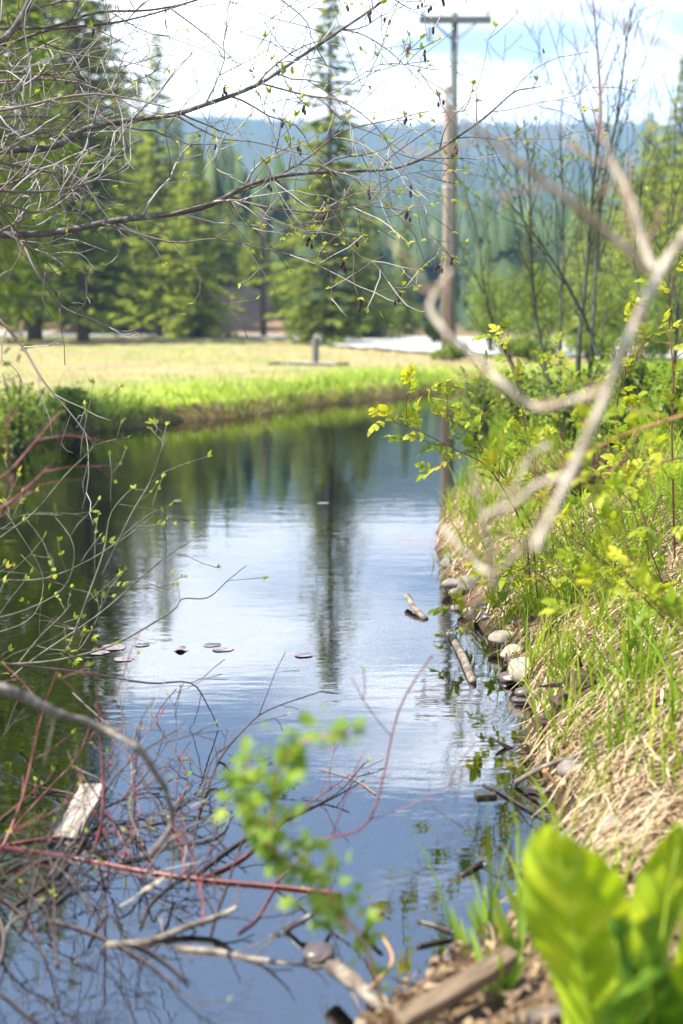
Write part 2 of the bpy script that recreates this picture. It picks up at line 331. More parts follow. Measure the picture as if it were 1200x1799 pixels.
for q in range(2):
    g = Geo()
    for a, s in [(0, 1.0), (0.75, 0.85), (-0.75, 0.85), (1.5, 0.55), (-1.5, 0.55)]:
        g.add(*blade_leaf(L=s * 0.85, Wd=s * 0.36, nl=6, fold=0.2, curl=rnd.uniform(0, 0.35), ang=a, origin=(0, 0.25, 0), serr=0.13))
    g.tube([(0, 0, 0), (0, 0.28, 0)], [0.02, 0.015], 4)
    LM_sprig.append(geo_mesh('lobed_leaf', g))
for ms, mt in ((LM_bud, M_bud), (LM_rose, M_rose), (LM_sprig, M_sprig)):
    for me in ms: me.materials.append(mt)
def place_leaf(parent, meshes, p, d, size, up=None, name='leaf'):
    o = obj(name, rnd.choice(meshes), None, parent)
    orient(o, p, d, up or (rnd.uniform(-.6, .6), rnd.uniform(-.8, .2), 1), size, rnd.uniform(-.6, .6)); return o

def rv(s=1.0): return Vector((rnd.gauss(0, s), rnd.gauss(0, s), rnd.gauss(0, s)))
RMIN = 0.0016
def grow(T, p, d, L, r, level, nodes, droop=0.0, wig=0.16, tone=None, ratio=0.55, spawn=0.55, sides=4, plane=0.5):
    """a twig with zigzag internodes and alternate side shoots; nodes collects (point, direction, tip?)"""
    d = Vector(d).normalized(); seg = max(3, min(9, int(L / 0.06))); pts = [Vector(p)]; rads = [r]
    side = rnd.choice((-1, 1)); tn = rnd.uniform(0.05, 0.95) if tone is None else tone
    for i in range(seg):
        d = (d + rv(wig) + Vector((0, 0, -droop)) ).normalized()
        q = pts[-1] + d * (L / seg); pts.append(q); rads.append(max(r * (1 - 0.62 * (i + 1) / seg), RMIN))
        if level > 0 and i < seg - 1 and i > 0 and rnd.random() < spawn:
            ax = Vector((rnd.gauss(0, plane), 1, rnd.gauss(0, plane))).normalized()
            cd = Matrix.Rotation(side * rnd.uniform(0.5, 1.1), 3, ax) @ d; side = -side
            grow(T, q, cd, L * rnd.uniform(ratio * 0.6, ratio * 1.15) * (1 - 0.4 * i / seg), rads[-1] * 0.75, level - 1, nodes, droop, wig, tone, ratio, spawn, sides, plane)
        elif i > 0: nodes.append((q, Matrix.Rotation(rnd.uniform(0.4, 0.9) * side, 3, 'Y') @ d, False))
    nodes.append((pts[-1], d, True))
    T.tube(pts, rads, sides, tn)
def limb_pts(px, Y, dY=None, jit=0.0, m=4, wet=False):
    """photo polyline -> smooth 3-D centre line; Y is one depth or (start, end)"""
    Y0, Y1 = Y if isinstance(Y, tuple) else (Y, Y); k = len(px)
    raw = [P(a, b, Y0 + (Y1 - Y0) * i / max(1, k - 1) + rnd.uniform(-jit, jit)) for i, (a, b) in enumerate(px)]
    if wet: raw = [p if p.z > .0 else W(a, b, .004) for p, (a, b) in zip(raw, px)]
    return smooth(raw, m)
def radii(k, r0, r1, pw=1.0): return [r0 + (r1 - r0) * (i / (k - 1)) ** pw for i in range(k)]
def side_twigs(T, pts, rads, s0, s1, cnt, Lr, level, nodes, droop=0.0, ang=(0.5, 1.1), tone=None, wig=0.16, rf=0.5, bias=None, rmax=0.005, spawn=0.55):
    side = 1
    for c in range(cnt):
        s = s0 + (s1 - s0) * (c + rnd.uniform(0.1, 0.9)) / cnt; i = min(len(pts) - 2, int(s * (len(pts) - 1)))
        t = (pts[i + 1] - pts[i]).normalized()
        ax = Vector((rnd.gauss(0, .45), 1, rnd.gauss(0, .45))).normalized()
        d = Matrix.Rotation(side * rnd.uniform(*ang), 3, ax) @ t; side = -side
        if bias: d = (d + Vector(bias)).normalized()
        grow(T, pts[i], d, rnd.uniform(*Lr), min(rads[i] * rf, rmax), level, nodes, droop, wig, tone, spawn=spawn)

# ------------------------------------------------------------------ the lie of the land
def wxy(px, py): w = W(px, py); return (w.x, w.y)
CH = [(-2.4, 1.7), (-0.6, 1.8), (-0.12, 2.1)] + [wxy(*q) for q in [(640, 1790), (740, 1722), (850, 1662), (930, 1600), (985, 1530), (1000, 1460), (962, 1400), (935, 1330), (925, 1250), (900, 1200), (868, 1130), (800, 1062), (766, 985), (772, 920), (805, 865), (835, 820), (855, 780), (885, 745), (925, 722)]] \
   + [(6.5, 24.5), (14, 26.5), (30, 27), (30, 33), (13, 32.5), (7, 31.5)] + [wxy(*q) for q in [(920, 681), (830, 686), (740, 691), (650, 702), (540, 714), (430, 731), (320, 740), (200, 754), (100, 772), (0, 788)]] \
   + [(-4.6, 14.0), (-3.3, 10.5), (-2.2, 7.5), (-2.0, 5.5), (-2.1, 3.6)]
CHA = np.array(CH)
def sdist(x, y):
    """distance to the shore, positive on land"""
    x = np.asarray(x, float); y = np.asarray(y, float)
    dmin = np.full(x.shape, 1e18); inside = np.zeros(x.shape, bool); n = len(CHA)
    for i in range(n):
        ax, ay = CHA[i]; bx, by = CHA[(i + 1) % n]; ex, ey = bx - ax, by - ay
        t = np.clip(((x - ax) * ex + (y - ay) * ey) / (ex * ex + ey * ey), 0, 1)
        dmin = np.minimum(dmin, (x - ax - t * ex) ** 2 + (y - ay - t * ey) ** 2)
        c = ((ay > y) != (by > y)); xi = ax + (y - ay) * ex / (ey if abs(ey) > 1e-12 else 1e-12)
        inside ^= c & (x < xi)
    d = np.sqrt(dmin); return np.where(inside, -d, d)
def sstep(a, b, x): t = np.clip((x - a) / (b - a), 0, 1); return t * t * (3 - 2 * t)
def fbm(x, y, f, oct=4, seed=0):
    r = np.zeros_like(x); a = 1.0
    for o in range(oct):
        p = seed * 1.7 + o * 2.3
        r += a * (np.sin(f * x * 1.0 + p + 1.3 * np.sin(f * y * 0.7 + p)) * np.cos(f * y * 0.9 + p * 1.9 + 1.1 * np.sin(f * x * 0.8 - p)))
        f *= 1.93; a *= 0.5
    return r * 0.6
def Hh(x, y):
    x = np.asarray(x, float); y = np.asarray(y, float); d = sdist(x, y)
    dd = d + 0.05 * fbm(x, y, 5.0, 3, 2)
    rb = np.maximum(sstep(0.0, 0.6, x + 0.02 * y) * (1 - sstep(16, 24, y)), 1 - sstep(3.5, 6, y))       # the near right bank
    low = 1 - sstep(2.5, 4.2, y)                                      # flat shore by the camera
    slope = 0.62 * (1 - low) + 0.30 * low; cap = 0.85 * (1 - low) + 0.09 * low
    zr = cap * (1 - np.exp(-np.maximum(dd, 0) * slope / cap * 1.25))
    zl = 0.20 * sstep(-0.05, 0.35, dd) + 0.14 * sstep(0.3, 3, dd)
    land = rb * zr + (1 - rb) * zl + 0.02
    land = land + (0.035 * fbm(x, y, 4.0, 4, 1) + 0.01 * fbm(x, y, 17, 3, 3)) * sstep(0, 0.5, d) * np.where(y < 45, 1, 2)
    bed = -0.05 - (0.65 - 0.47 * (1 - sstep(3.0, 4.6, y))) * (1 - np.exp(-np.maximum(-d, 0) * 0.75)) + 0.02 * fbm(x, y, 6, 3, 5)
    z = np.where(d > 0, land, np.minimum(bed, 0.02 * (d > -0.04)))
    left = sstep(0, -22, x + 0.06 * y)
    z = z + sstep(2, -8, x) * 0.24 * np.clip(y - 96, 0, 15) * (1 + 0.15 * fbm(x, y, 0.11, 3, 4)) * (1 - sstep(140, 300, y))
    z = z + left * 0.10 * np.clip(y - 110, 0, 120) * (1 - sstep(300, 700, y))
    t = np.clip((y - 150) / 1150, 0, 1)
    crest = 172 + 10 * sstep(200, -300, x) + 5 * fbm(x, y, 0.012, 4, 7)
    z = z + (crest * t ** 1.45 + 9 * t * fbm(x, y, 0.009, 3, 9)) * (1 - 0.6 * sstep(1350, 2600, y))
    return z
def hz(x, y): return float(Hh(np.array([x]), np.array([y]))[0])

def axis(lo, hi, step, g, far_lo, far_hi):
    a = list(np.arange(lo, hi, step)); s = step; v = hi
    while v < far_hi: a.append(v); s *= g; v += s
    s = step; v = lo
    while v > far_lo: s *= g; v -= s; a.append(v)
    return np.array(sorted(a))
xs = axis(-3.2, 4.0, 0.055, 1.06, -4000, 4000); ys = axis(1.2, 12, 0.06, 1.03, -300, 4500)
GX, GY = np.meshgrid(xs, ys); GZ = Hh(GX, GY)
nx, ny = len(xs), len(ys)
V = np.stack([GX.ravel(), GY.ravel(), GZ.ravel()], 1)
ii = (np.arange(ny - 1)[:, None] * nx + np.arange(nx - 1)[None, :]).ravel()
F = np.stack([ii, ii + 1, ii + nx + 1, ii + nx], 1)
D = sdist(GX, GY).ravel(); gx, gy = V[:, 0], V[:, 1]
C = np.zeros((len(V), 4)); C[:, 3] = 1
def lay(mask, c):
    mk = np.clip(mask, 0, 1)[:, None]; C[:, :3] = C[:, :3] * (1 - mk) + np.array(c) * mk
lay(np.ones(len(V)), (0.30, 0.21, 0.13))                                          # earth and thatch
field = (1 - sstep(16, 22, gx - 0.05 * gy)) * sstep(14, 17, gy) * (D > 0)
lay(field, (0.36, 0.29, 0.165))
lay(field * sstep(-0.3, 0.5, fbm(gx, gy, 0.35, 4, 3)) * 0.75, (0.27, 0.30, 0.10))
lay(field * sstep(0.2, 0.7, fbm(gx, gy, 0.6, 4, 17)) * 0.7, (0.30, 0.22, 0.14))
lay((1 - sstep(0.6, 4.5, D + 1.6 * fbm(gx, gy, 0.8, 4, 13))) * (gy > 13) * (D > 0), (0.28, 0.36, 0.05))              # green strip along the water
lay((D < 0.30) * (gy > 13) * 0.9, (0.10, 0.065, 0.04))                             # cut bank
lay(sstep(88, 97, gy + 3 * fbm(gx, gy, 0.3, 3, 2)), (0.19, 0.14, 0.085))               # forest floor
lay(sstep(88, 97, gy) * sstep(0.1, 0.8, fbm(gx, gy, 0.2, 3, 6)), (0.34, 0.23, 0.15))
lay(sstep(95, 98, gy) * (1 - sstep(112, 120, gy)) * sstep(3, -1, gx) * 0.75, (0.30, 0.20, 0.13))   # bare slope
lay((1 - sstep(2.9, 3.6, gy)) * 0.9, (0.13, 0.088, 0.055))
lay((1 - sstep(0.03, 0.16, D)) * (gy < 13), (0.085, 0.058, 0.038))
lay(sstep(130, 200, gy), (0.05, 0.075, 0.03))
lay(sstep(0.0, -0.25, D), (0.085, 0.058, 0.034))                                      # pond bed
lay(sstep(0.0, -0.25, D) * sstep(0.15, 0.7, fbm(gx, gy, 5.0, 3, 8)), (0.24, 0.145, 0.06))
ground = obj('ground', mesh_np('ground', V, F, cattr=('ground_colour', C)), M_ground); ground['kind'] = 'structure'

wv = [(-60, -2, 0), (60, -2, 0), (60, 42, 0), (-60, 42, 0)]
# water lies only inside the channel: a fan-filled outline slightly larger than the shore
import bmesh
bm = bmesh.new()
cen = CHA.mean(0)
def grow_poly(A, e):
    out = []
    n = len(A); ar = sum(A[i][0] * A[(i + 1) % n][1] - A[(i + 1) % n][0] * A[i][1] for i in range(n)); sg = 1 if ar > 0 else -1
    for i in range(n):
        a, b_, c = A[i - 1], A[i], A[(i + 1) % n]
        n1 = np.array([b_[1] - a[1], a[0] - b_[0]]); n1 = n1 / np.linalg.norm(n1); n2 = np.array([c[1] - b_[1], b_[0] - c[0]]); n2 = n2 / np.linalg.norm(n2)
        q = n1 + n2; q = q / max(0.5, np.linalg.norm(q)); out.append(b_ + sg * e * q)
    return out
f = bm.faces.new([bm.verts.new((p[0], p[1], 0)) for p in grow_poly(CHA, 0.12)])
bmesh.ops.triangulate(bm, faces=[f]); bmesh.ops.recalc_face_normals(bm, faces=bm.faces)
if bm.faces[:][0].normal.z < 0: bmesh.ops.reverse_faces(bm, faces=bm.faces[:])
me = bpy.data.meshes.new('water'); bm.to_mesh(me); bm.free()
water = obj('water', me, M_water); water['kind'] = 'structure'

# road: a pale gravel sheet along the far side of the field, swinging down to the bank
rp = smooth([(-120, 93, 0), (-60, 92, 0), (-25, 90.5, 0), (-8, 88, 0), (1.0, 80, 0), (3.2, 66, 0), (5.4, 52, 0), (8.8, 43, 0), (15, 39.5, 0), (30, 38.5, 0), (70, 38, 0)], 10)
rv_, rf_ = [], []
for i, p in enumerate(rp):
    t = (rp[min(i + 1, len(rp) - 1)] - rp[max(i - 1, 0)]).normalized(); s = Vector((-t.y, t.x, 0))
    for k in range(5):
        q = p + s * (k - 2) * 2.5; rv_.append((q.x, q.y, 0))
A = np.array(rv_); A[:, 2] = 0.05 + np.maximum.reduce([Hh(A[:, 0] + dx, A[:, 1] + dy) for dx in (-1, 0, 1) for dy in (-1.5, 0, 1.5)])
for i in range(len(rp) - 1):
    for k in range(4): a = i * 5 + k; rf_.append((a, a + 1, a + 6, a + 5))
road = obj('road', mesh_np('road', A, rf_), M_road); road['kind'] = 'structure'

# ------------------------------------------------------------------ conifers
def conifer(H, base_r, seed, whorl=0.36, nb=7, dens=1.0, sparse=0.0, bare=0.06):
    """crown as drooping branches carrying sprays; returns crown mesh arrays"""
    g = np.random.default_rng(seed); bs = []
    z = H * bare
    V_, F_, T_ = [], [], []; tv = []
    while z < H * 0.985:
        t = z / H; L = base_r * ((1 - t) ** 0.85) * (1.0 if t > 0.12 else 0.75) + 0.12
        k = max(4, int(nb * (0.6 + 0.6 * (1 - t))))
        a0 = g.uniform(0, 6.28)
        for i in range(k):
            if g.random() < sparse: continue
            az = a0 + i * 6.283 / k + g.normal(0, 0.25); Lb = L * g.uniform(0.55, 1.2) * (1 + 0.30 * math.sin(2 * az + 0.9 * z + seed) + 0.18 * math.sin(3 * az - 2.3 * z))
            bs.append((z + g.uniform(-.15, .15), az, Lb, t))
        z += whorl * g.uniform(0.7, 1.3) * (0.55 + 0.6 * (1 - t))
    br = Geo()
    for (z, az, Lb, t) in bs:
        n = max(3, int(Lb / 0.20 * dens)); u = np.array([math.cos(az), math.sin(az), 0.0]); sd = np.array([-u[1], u[0], 0])
        br.tube([(0, 0, z), (u[0] * Lb * .6, u[1] * Lb * .6, z - .16 * Lb + .25 * t * Lb), (u[0] * Lb * .95, u[1] * Lb * .95, z - 0.28 * Lb + .5 * t * Lb)], [0.02 + 0.008 * Lb, 0.015, 0.005], 3)
        s = (np.arange(n) + g.uniform(0, 1, n)) / n * 0.9 + 0.12
        for si in s:
            c = u * Lb * si + np.array([0, 0, z - 0.30 * Lb * si ** 1.3 + 0.5 * t * Lb * si])
            for w in range(3):
                a = g.normal(0, 0.9); d = u * math.cos(a) + sd * math.sin(a) + np.array([0, 0, g.uniform(-0.6, 0.25)])
                d /= np.linalg.norm(d); x = np.cross(d, [g.normal(0, .5), g.normal(0, .5), 1.0]); x /= np.linalg.norm(x)
                ln = g.uniform(0.34, 0.70) * (0.55 + 0.5 * (1 - si)) * (0.7 + 0.5 * (1 - t)); wd = ln * g.uniform(0.15, 0.27)
                o = len(V_); V_ += [c, c + d * ln * .5 + x * wd, c + d * ln + np.array([0, 0, -0.05]), c + d * ln * .5 - x * wd]
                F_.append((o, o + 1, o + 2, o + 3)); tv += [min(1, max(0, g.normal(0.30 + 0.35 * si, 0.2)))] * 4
    return np.array(V_), np.array(F_), np.array(tv), br
def trunk_geo(H, r, seed):
    g = Geo(); q = random.Random(seed); k = 9
    g.tube([(q.gauss(0, .03) * H / 15, q.gauss(0, .03) * H / 15, H * i / (k - 1) - (0.25 if i == 0 else 0)) for i in range(k)], [r * (1 - 0.95 * i / (k - 1)) * (1.25 if i == 0 else 1) for i in range(k)], 9)
    return g
CON = []
for (H, br_, sd, wh, nb, de, spz, bare) in [(15, 2.3, 1, 0.42, 7, 1.0, 0.10, 0.05), (18, 3.3, 2, 0.44, 8, 1.0, 0.05, 0.06), (16, 3.4, 3, 0.44, 8, 1.0, 0.05, 0.04), (20, 3.9, 4, 0.48, 8, 0.95, 0.10, 0.08), (10, 2.6, 5, 0.36, 8, 1.0, 0.03, 0.02)]:
    V_, F_, tv, brg = conifer(H, br_, sd, wh, nb, de, spz, bare)
    CON.append((H, mesh_np('crown', V_, F_, tv), geo_mesh('branches', brg), geo_mesh('trunk', trunk_geo(H, 0.011 * H, sd))))
CON_Y = []
for (H, c, br_, t) in CON:
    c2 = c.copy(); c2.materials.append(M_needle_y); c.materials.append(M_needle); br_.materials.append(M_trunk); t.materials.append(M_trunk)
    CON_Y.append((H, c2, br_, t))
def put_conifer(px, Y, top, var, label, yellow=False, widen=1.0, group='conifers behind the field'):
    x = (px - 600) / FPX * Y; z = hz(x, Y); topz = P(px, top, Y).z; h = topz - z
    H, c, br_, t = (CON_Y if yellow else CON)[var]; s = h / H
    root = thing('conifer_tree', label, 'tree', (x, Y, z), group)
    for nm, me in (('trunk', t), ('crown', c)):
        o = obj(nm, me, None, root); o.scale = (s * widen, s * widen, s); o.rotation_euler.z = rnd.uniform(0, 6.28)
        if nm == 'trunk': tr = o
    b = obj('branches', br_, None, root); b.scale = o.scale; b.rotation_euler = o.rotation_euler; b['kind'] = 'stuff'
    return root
for a in [
    (20, 104, -560, 2, 'conifer filling the gap behind the two tallest at the left', True),
    (112, 100, -420, 1, 'conifer standing between and behind the dark tall ones at the left', True),
    (190, 112, -60, 2, 'green conifer behind the row, between the dark one and the middling one'),
    (255, 118, 130, 1, 'conifer half hidden behind the yellow-green narrow-tipped one'),
    (318, 110, 190, 2, 'conifer peeping between the yellow-green one and the small bright one', True),
    (375, 122, 330, 4, 'far conifer behind the small bright yellow-green one', True),
    (470, 124, 400, 4, 'far conifer on the brown slope behind the dark bare pole', True),
    (-35, 62, -620, 3, 'tall dark conifer at the left edge of the photo, mostly cut off'),
    (70, 74, -560, 1, 'tall dark conifer behind the bare alder twigs, second from the left edge'),
    (150, 68, -330, 3, 'tall conifer with dark green boughs behind the upper bare limb'),
    (222, 96, 110, 2, 'middling green conifer between the dark tall one and the yellow-green one', True),
    (285, 88, 52, 1, 'yellow-green conifer with narrow tip against the white sky', True),
    (348, 82, 235, 4, 'small bright yellow-green conifer with bushy cone shape below the sky gap', True, 1.1),
    (408, 122, 335, 4, 'low green conifer beside the small bright yellow-green one'),
    (450, 118, 350, 2, 'green conifer beside the brown slope behind the field', True),
    (505, 105, 395, 4, 'low conifer just beside the tall lone conifer in the middle', True),
    (580, 60, -25, 0, 'tall lone narrow conifer in the middle whose reflection stripes the water', False, 1.3),
    (640, 74, 372, 4, 'short dark conifer at the foot of the tall lone one', False, 1.2),
    (712, 84, 365, 0, 'slim dark conifer between the tall lone conifer and the utility pole'),
    (855, 105, 415, 2, 'conifer just beyond the road beside the utility pole'),
    (925, 98, 375, 1, 'conifer behind the leafing saplings, rising above the road'),
    (1010, 112, 330, 2, 'hazy conifer seen through the dense stems of the saplings'),
    (1075, 104, 275, 1, 'green conifer behind the pale forked branch', True),
    (1128, 92, 190, 2, 'bright green conifer beside the tallest one at the right edge', True),
    (1182, 80, 95, 1, 'tall bright green conifer near the right edge below the cloud', True),
    (1105, 70, 300, 4, 'short bushy bright conifer in front of the tall ones at the right edge', True, 1.2),
    (1155, 84, 215, 2, 'broad bright green conifer between the two tallest at the right edge', True, 1.2),
    (1215, 76, 150, 1, 'bright green conifer standing last before the right edge', True, 1.2),
    (1040, 96, 330, 4, 'short green conifer below the forked branch tip', True, 1.2),
    (1140, 62, 255, 2, 'bushy conifer nearest the camera in the green mass at the right', True, 1.3),
    (1205, 60, 190, 1, 'nearest tall conifer at the right edge, in front of the others', True, 1.3),
    (1265, 72, 40, 3, 'tall conifer cut off by the right edge of the photo'),
]: put_conifer(*a)

# understorey shrubs behind the field and beyond the road
def leaf_cloud(cx, cy, cz, rx, ry, rz, n, size, g, up=0.2):
    th = g.uniform(0, 6.283, n); u = g.uniform(-1, 1, n); rr = g.uniform(0.25, 1, n) ** 0.5
    s = np.sqrt(1 - u * u); lump = 1 + 0.25 * np.sin(3 * th + cx) * np.cos(4 * u + cy)
    c = np.stack([cx + rx * rr * s * np.cos(th) * lump, cy + ry * rr * s * np.sin(th) * lump, cz + rz * rr * u * lump], 1)
    d = g.normal(0, 1, (n, 3)); d /= np.linalg.norm(d, axis=1)[:, None]
    e = np.cross(d, g.normal(0, 1, (n, 3))); e /= np.linalg.norm(e, axis=1)[:, None]
    sz = (size * g.uniform(0.6, 1.3, n))[:, None]
    V_ = np.stack([c, c + d * sz * .5 + e * sz * .32, c + d * sz, c + d * sz * .5 - e * sz * .32], 1).reshape(-1, 3)
    F_ = np.arange(4 * n).reshape(-1, 4); tn = np.repeat(np.clip(g.normal(0.5, 0.22, n), 0, 1), 4)
    return V_, F_, tn
def put_shrub(px, Y, top, wpx, label, seed, dens=1.0, leaf=0.10):
    g = np.random.default_rng(seed); x = (px - 600) / FPX * Y; z = hz(x, Y); h = P(px, top, Y).z - z; w = wpx / FPX * Y / 2
    root = thing('leafing_shrub', label, 'shrub', (x, Y, z), 'shrubs behind the field')
    st = Geo(); Vs, Fs, Ts = [], [], []; o = 0
    for i in range(9):
        a = g.uniform(0, 6.283); rr = w * g.uniform(0.1, 0.85); tz = h * g.uniform(0.5, 1.0) * (1 - 0.25 * rr / w)
        tip = (rr * math.cos(a), rr * math.sin(a), tz)
        st.tube(smooth([(0.05 * math.cos(a), 0.05 * math.sin(a), -0.05), (tip[0] * .45, tip[1] * .45, tz * .55), tip], 3), radii(7, 0.03, 0.008), 5)
        V_, F_, tn = leaf_cloud(tip[0] * .8, tip[1] * .8, tz * 0.72, w * 0.42, w * 0.42, h * 0.24, int(260 * dens), leaf, g)
        Vs.append(V_); Fs.append(F_ + o); Ts.append(tn); o += len(V_)
    s = obj('stems', geo_mesh('stems', st), M_sapling, root); s['kind'] = 'stuff'
    obj('crown', mesh_np('crown', np.concatenate(Vs), np.concatenate(Fs), np.concatenate(Ts)), M_shrub, root)
for i, a in enumerate([
    (40, 84, 470, 170, 'broad shrub at the foot of the left-edge conifers'), (160, 92, 500, 130, 'low shrub under the tall conifer behind the field'),
    (250, 90, 470, 110, 'rounded shrub below the yellow-green conifer'), 
    (545, 64, 505, 90, 'light green shrub at the foot of the tall lone conifer'), (668, 82, 500, 70, 'shrub at the bend where the pale road begins'),
    (720, 90, 520, 60, 'small yellowish shrub behind the bend of the road'), (860, 44, 440, 150, 'yellow-green shrub behind the utility pole and road'),
    (950, 40, 430, 170, 'spreading shrub behind the leafing saplings'), (1060, 37, 400, 180, 'tall leafy shrub behind the pale forked branch'),
    (1165, 40, 350, 190, 'tall leafy shrub at the right edge above the bank'), (760, 62, 545, 60, 'low shrub on the road verge beside the utility pole')]):
    put_shrub(*a, seed=40 + i, dens=1.1, leaf=0.16 if a[1] > 60 else 0.11)
for i, a in enumerate([(55, 92, 250, 190, 'light green leafing tree filling the gap under the tallest left conifers'), (185, 94, 270, 150, 'pale green leafing tree under the dark tall conifer behind the field'), (325, 99, 330, 120, 'rounded pale green tree between the yellow-green conifers'), (438, 126, 400, 110, 'rounded leafing tree above the bare brown slope'), (505, 99, 440, 90, 'pale leafing tree just left of the tall lone conifer')]):
    put_shrub(*a, seed=60 + i, dens=2.2, leaf=0.20)
for i, a in enumerate([(795, 36.4, 598, 80, 'low shrub hiding the foot of the two poles'), (935, 35.2, 585, 130, 'roadside shrub beyond the end of the pond'), (1035, 35.4, 570, 150, 'roadside shrub behind the sapling stems'), (1140, 35.2, 555, 150, 'roadside shrub behind the thick pale branch')]):
    put_shrub(*a, seed=80 + i, dens=0.8, leaf=0.10)
for i, a in enumerate([(1005, 9.6, 585, 210, 'bright leafing bush on the bank under the saplings'), (1115, 10.2, 560, 210, 'leafing bush on the bank behind the arching rose cane'), (1205, 8.4, 610, 170, 'leafing bush cut by the right edge above the bank'), (915, 11.5, 610, 150, 'low leafing bush at the pond side under the leaning sapling'), (1060, 8.0, 690, 150, 'low yellow-green bush in front of the bank bushes'), (850, 13.0, 640, 120, 'small leafing bush farthest along the right bank')]):
    put_shrub(*a, seed=70 + i, dens=0.30, leaf=0.05)
put_shrub(-215, 17, -620, 800, 'leafy tree added out of view beyond the left edge to darken the reflection', seed=88, dens=3.0, leaf=0.16)  # unseen tree, added to darken the water's reflection at the lower left
for i, a in enumerate([(30, 15.6, 620, 190, 'dark green shrub on the far bank at the left edge'), (130, 17.5, 660, 120, 'small shrub on the far bank beside the one at the left edge')]):
    put_shrub(*a, seed=90 + i, dens=0.55, leaf=0.05)

# far forest: one mass of small conifers over the slopes and the ridge
def far_forest():
    g = np.random.default_rng(77); n = 15000
    y = 128 + (1420 - 128) * g.uniform(0, 1, n) ** 1.25; x = g.uniform(-1, 1, n) * (0.34 * y + 45)
    keep = ~((y < 170) & (np.abs(x - 0.062 * y) < 5)); x, y = x[keep], y[keep]; n = len(x)
    z = Hh(x, y); h = g.uniform(8, 15, n) * (1 - 0.5 * sstep(400, 1100, y)); r = h * g.uniform(0.14, 0.20, n)
    sides = 6; tiers = 3; Vt, Ft = [], []
    tpl = []
    for t in range(tiers):
        zb, zt = 0.06 + 0.28 * t, min(1.0, 0.52 + 0.26 * t); rb = 1 - 0.28 * t
        o = len(tpl)
        for j in range(sides): a = 6.283 * (j + 0.5 * t) / sides; tpl.append((rb * math.cos(a), rb * math.sin(a), zb, 1))
        tpl.append((0, 0, zt, 0))
        for j in range(sides): Ft.append((o + j, o + (j + 1) % sides, o + sides))
    tpl = np.array(tpl); k = len(tpl); Ft = np.array(Ft)
    jr = g.uniform(0.6, 1.35, (n, k)); jz = g.normal(0, 0.035, (n, k))
    X = x[:, None] + tpl[None, :, 0] * r[:, None] * jr; Yv = y[:, None] + tpl[None, :, 1] * r[:, None] * jr; Z = z[:, None] - 0.5 + (tpl[None, :, 2] + jz * tpl[None, :, 3]) * h[:, None]
    V_ = np.stack([X, Yv, Z], 2).reshape(-1, 3); F_ = (Ft[None] + (np.arange(n) * k)[:, None, None]).reshape(-1, 3)
    tn = np.repeat(np.clip(g.normal(0.45, 0.25, n), 0, 1), k)
    o = obj('distant_forest', mesh_np('distant_forest', V_, F_, tn, shade=False), M_far); tag(o, 'blue hazy conifer forest covering the far slopes and ridge', 'forest', kind='stuff')
far_forest()

# air: one closed box of pale haze
def haze():
    bm = bmesh.new(); bmesh.ops.create_cube(bm, size=1); me = bpy.data.meshes.new('haze'); bm.to_mesh(me); bm.free()
    zlo, zhi = float(GZ.min()) - 1, max(float(GZ.max()), float((Hh(GX, GY)).max())) + 25
    m, n, l = nmat('haze_air'); out = n.new('ShaderNodeOutputMaterial'); pv = n.new('ShaderNodeVolumePrincipled')
    pv.inputs['Color'].default_value = (0.42, 0.64, 1.0, 1); pv.inputs['Density'].default_value = 0.00052; pv.inputs['Anisotropy'].default_value = 0.0
    l.new(pv.outputs['Volume'], out.inputs['Volume'])
    o = obj('haze', me, m); o.location = (0, 2100, (zlo + zhi) / 2); o.scale = (9000, 5600, zhi - zlo); o['kind'] = 'stuff'; o['label'] = 'pale blue haze in the air over the valley'; o['category'] = 'haze'
haze()

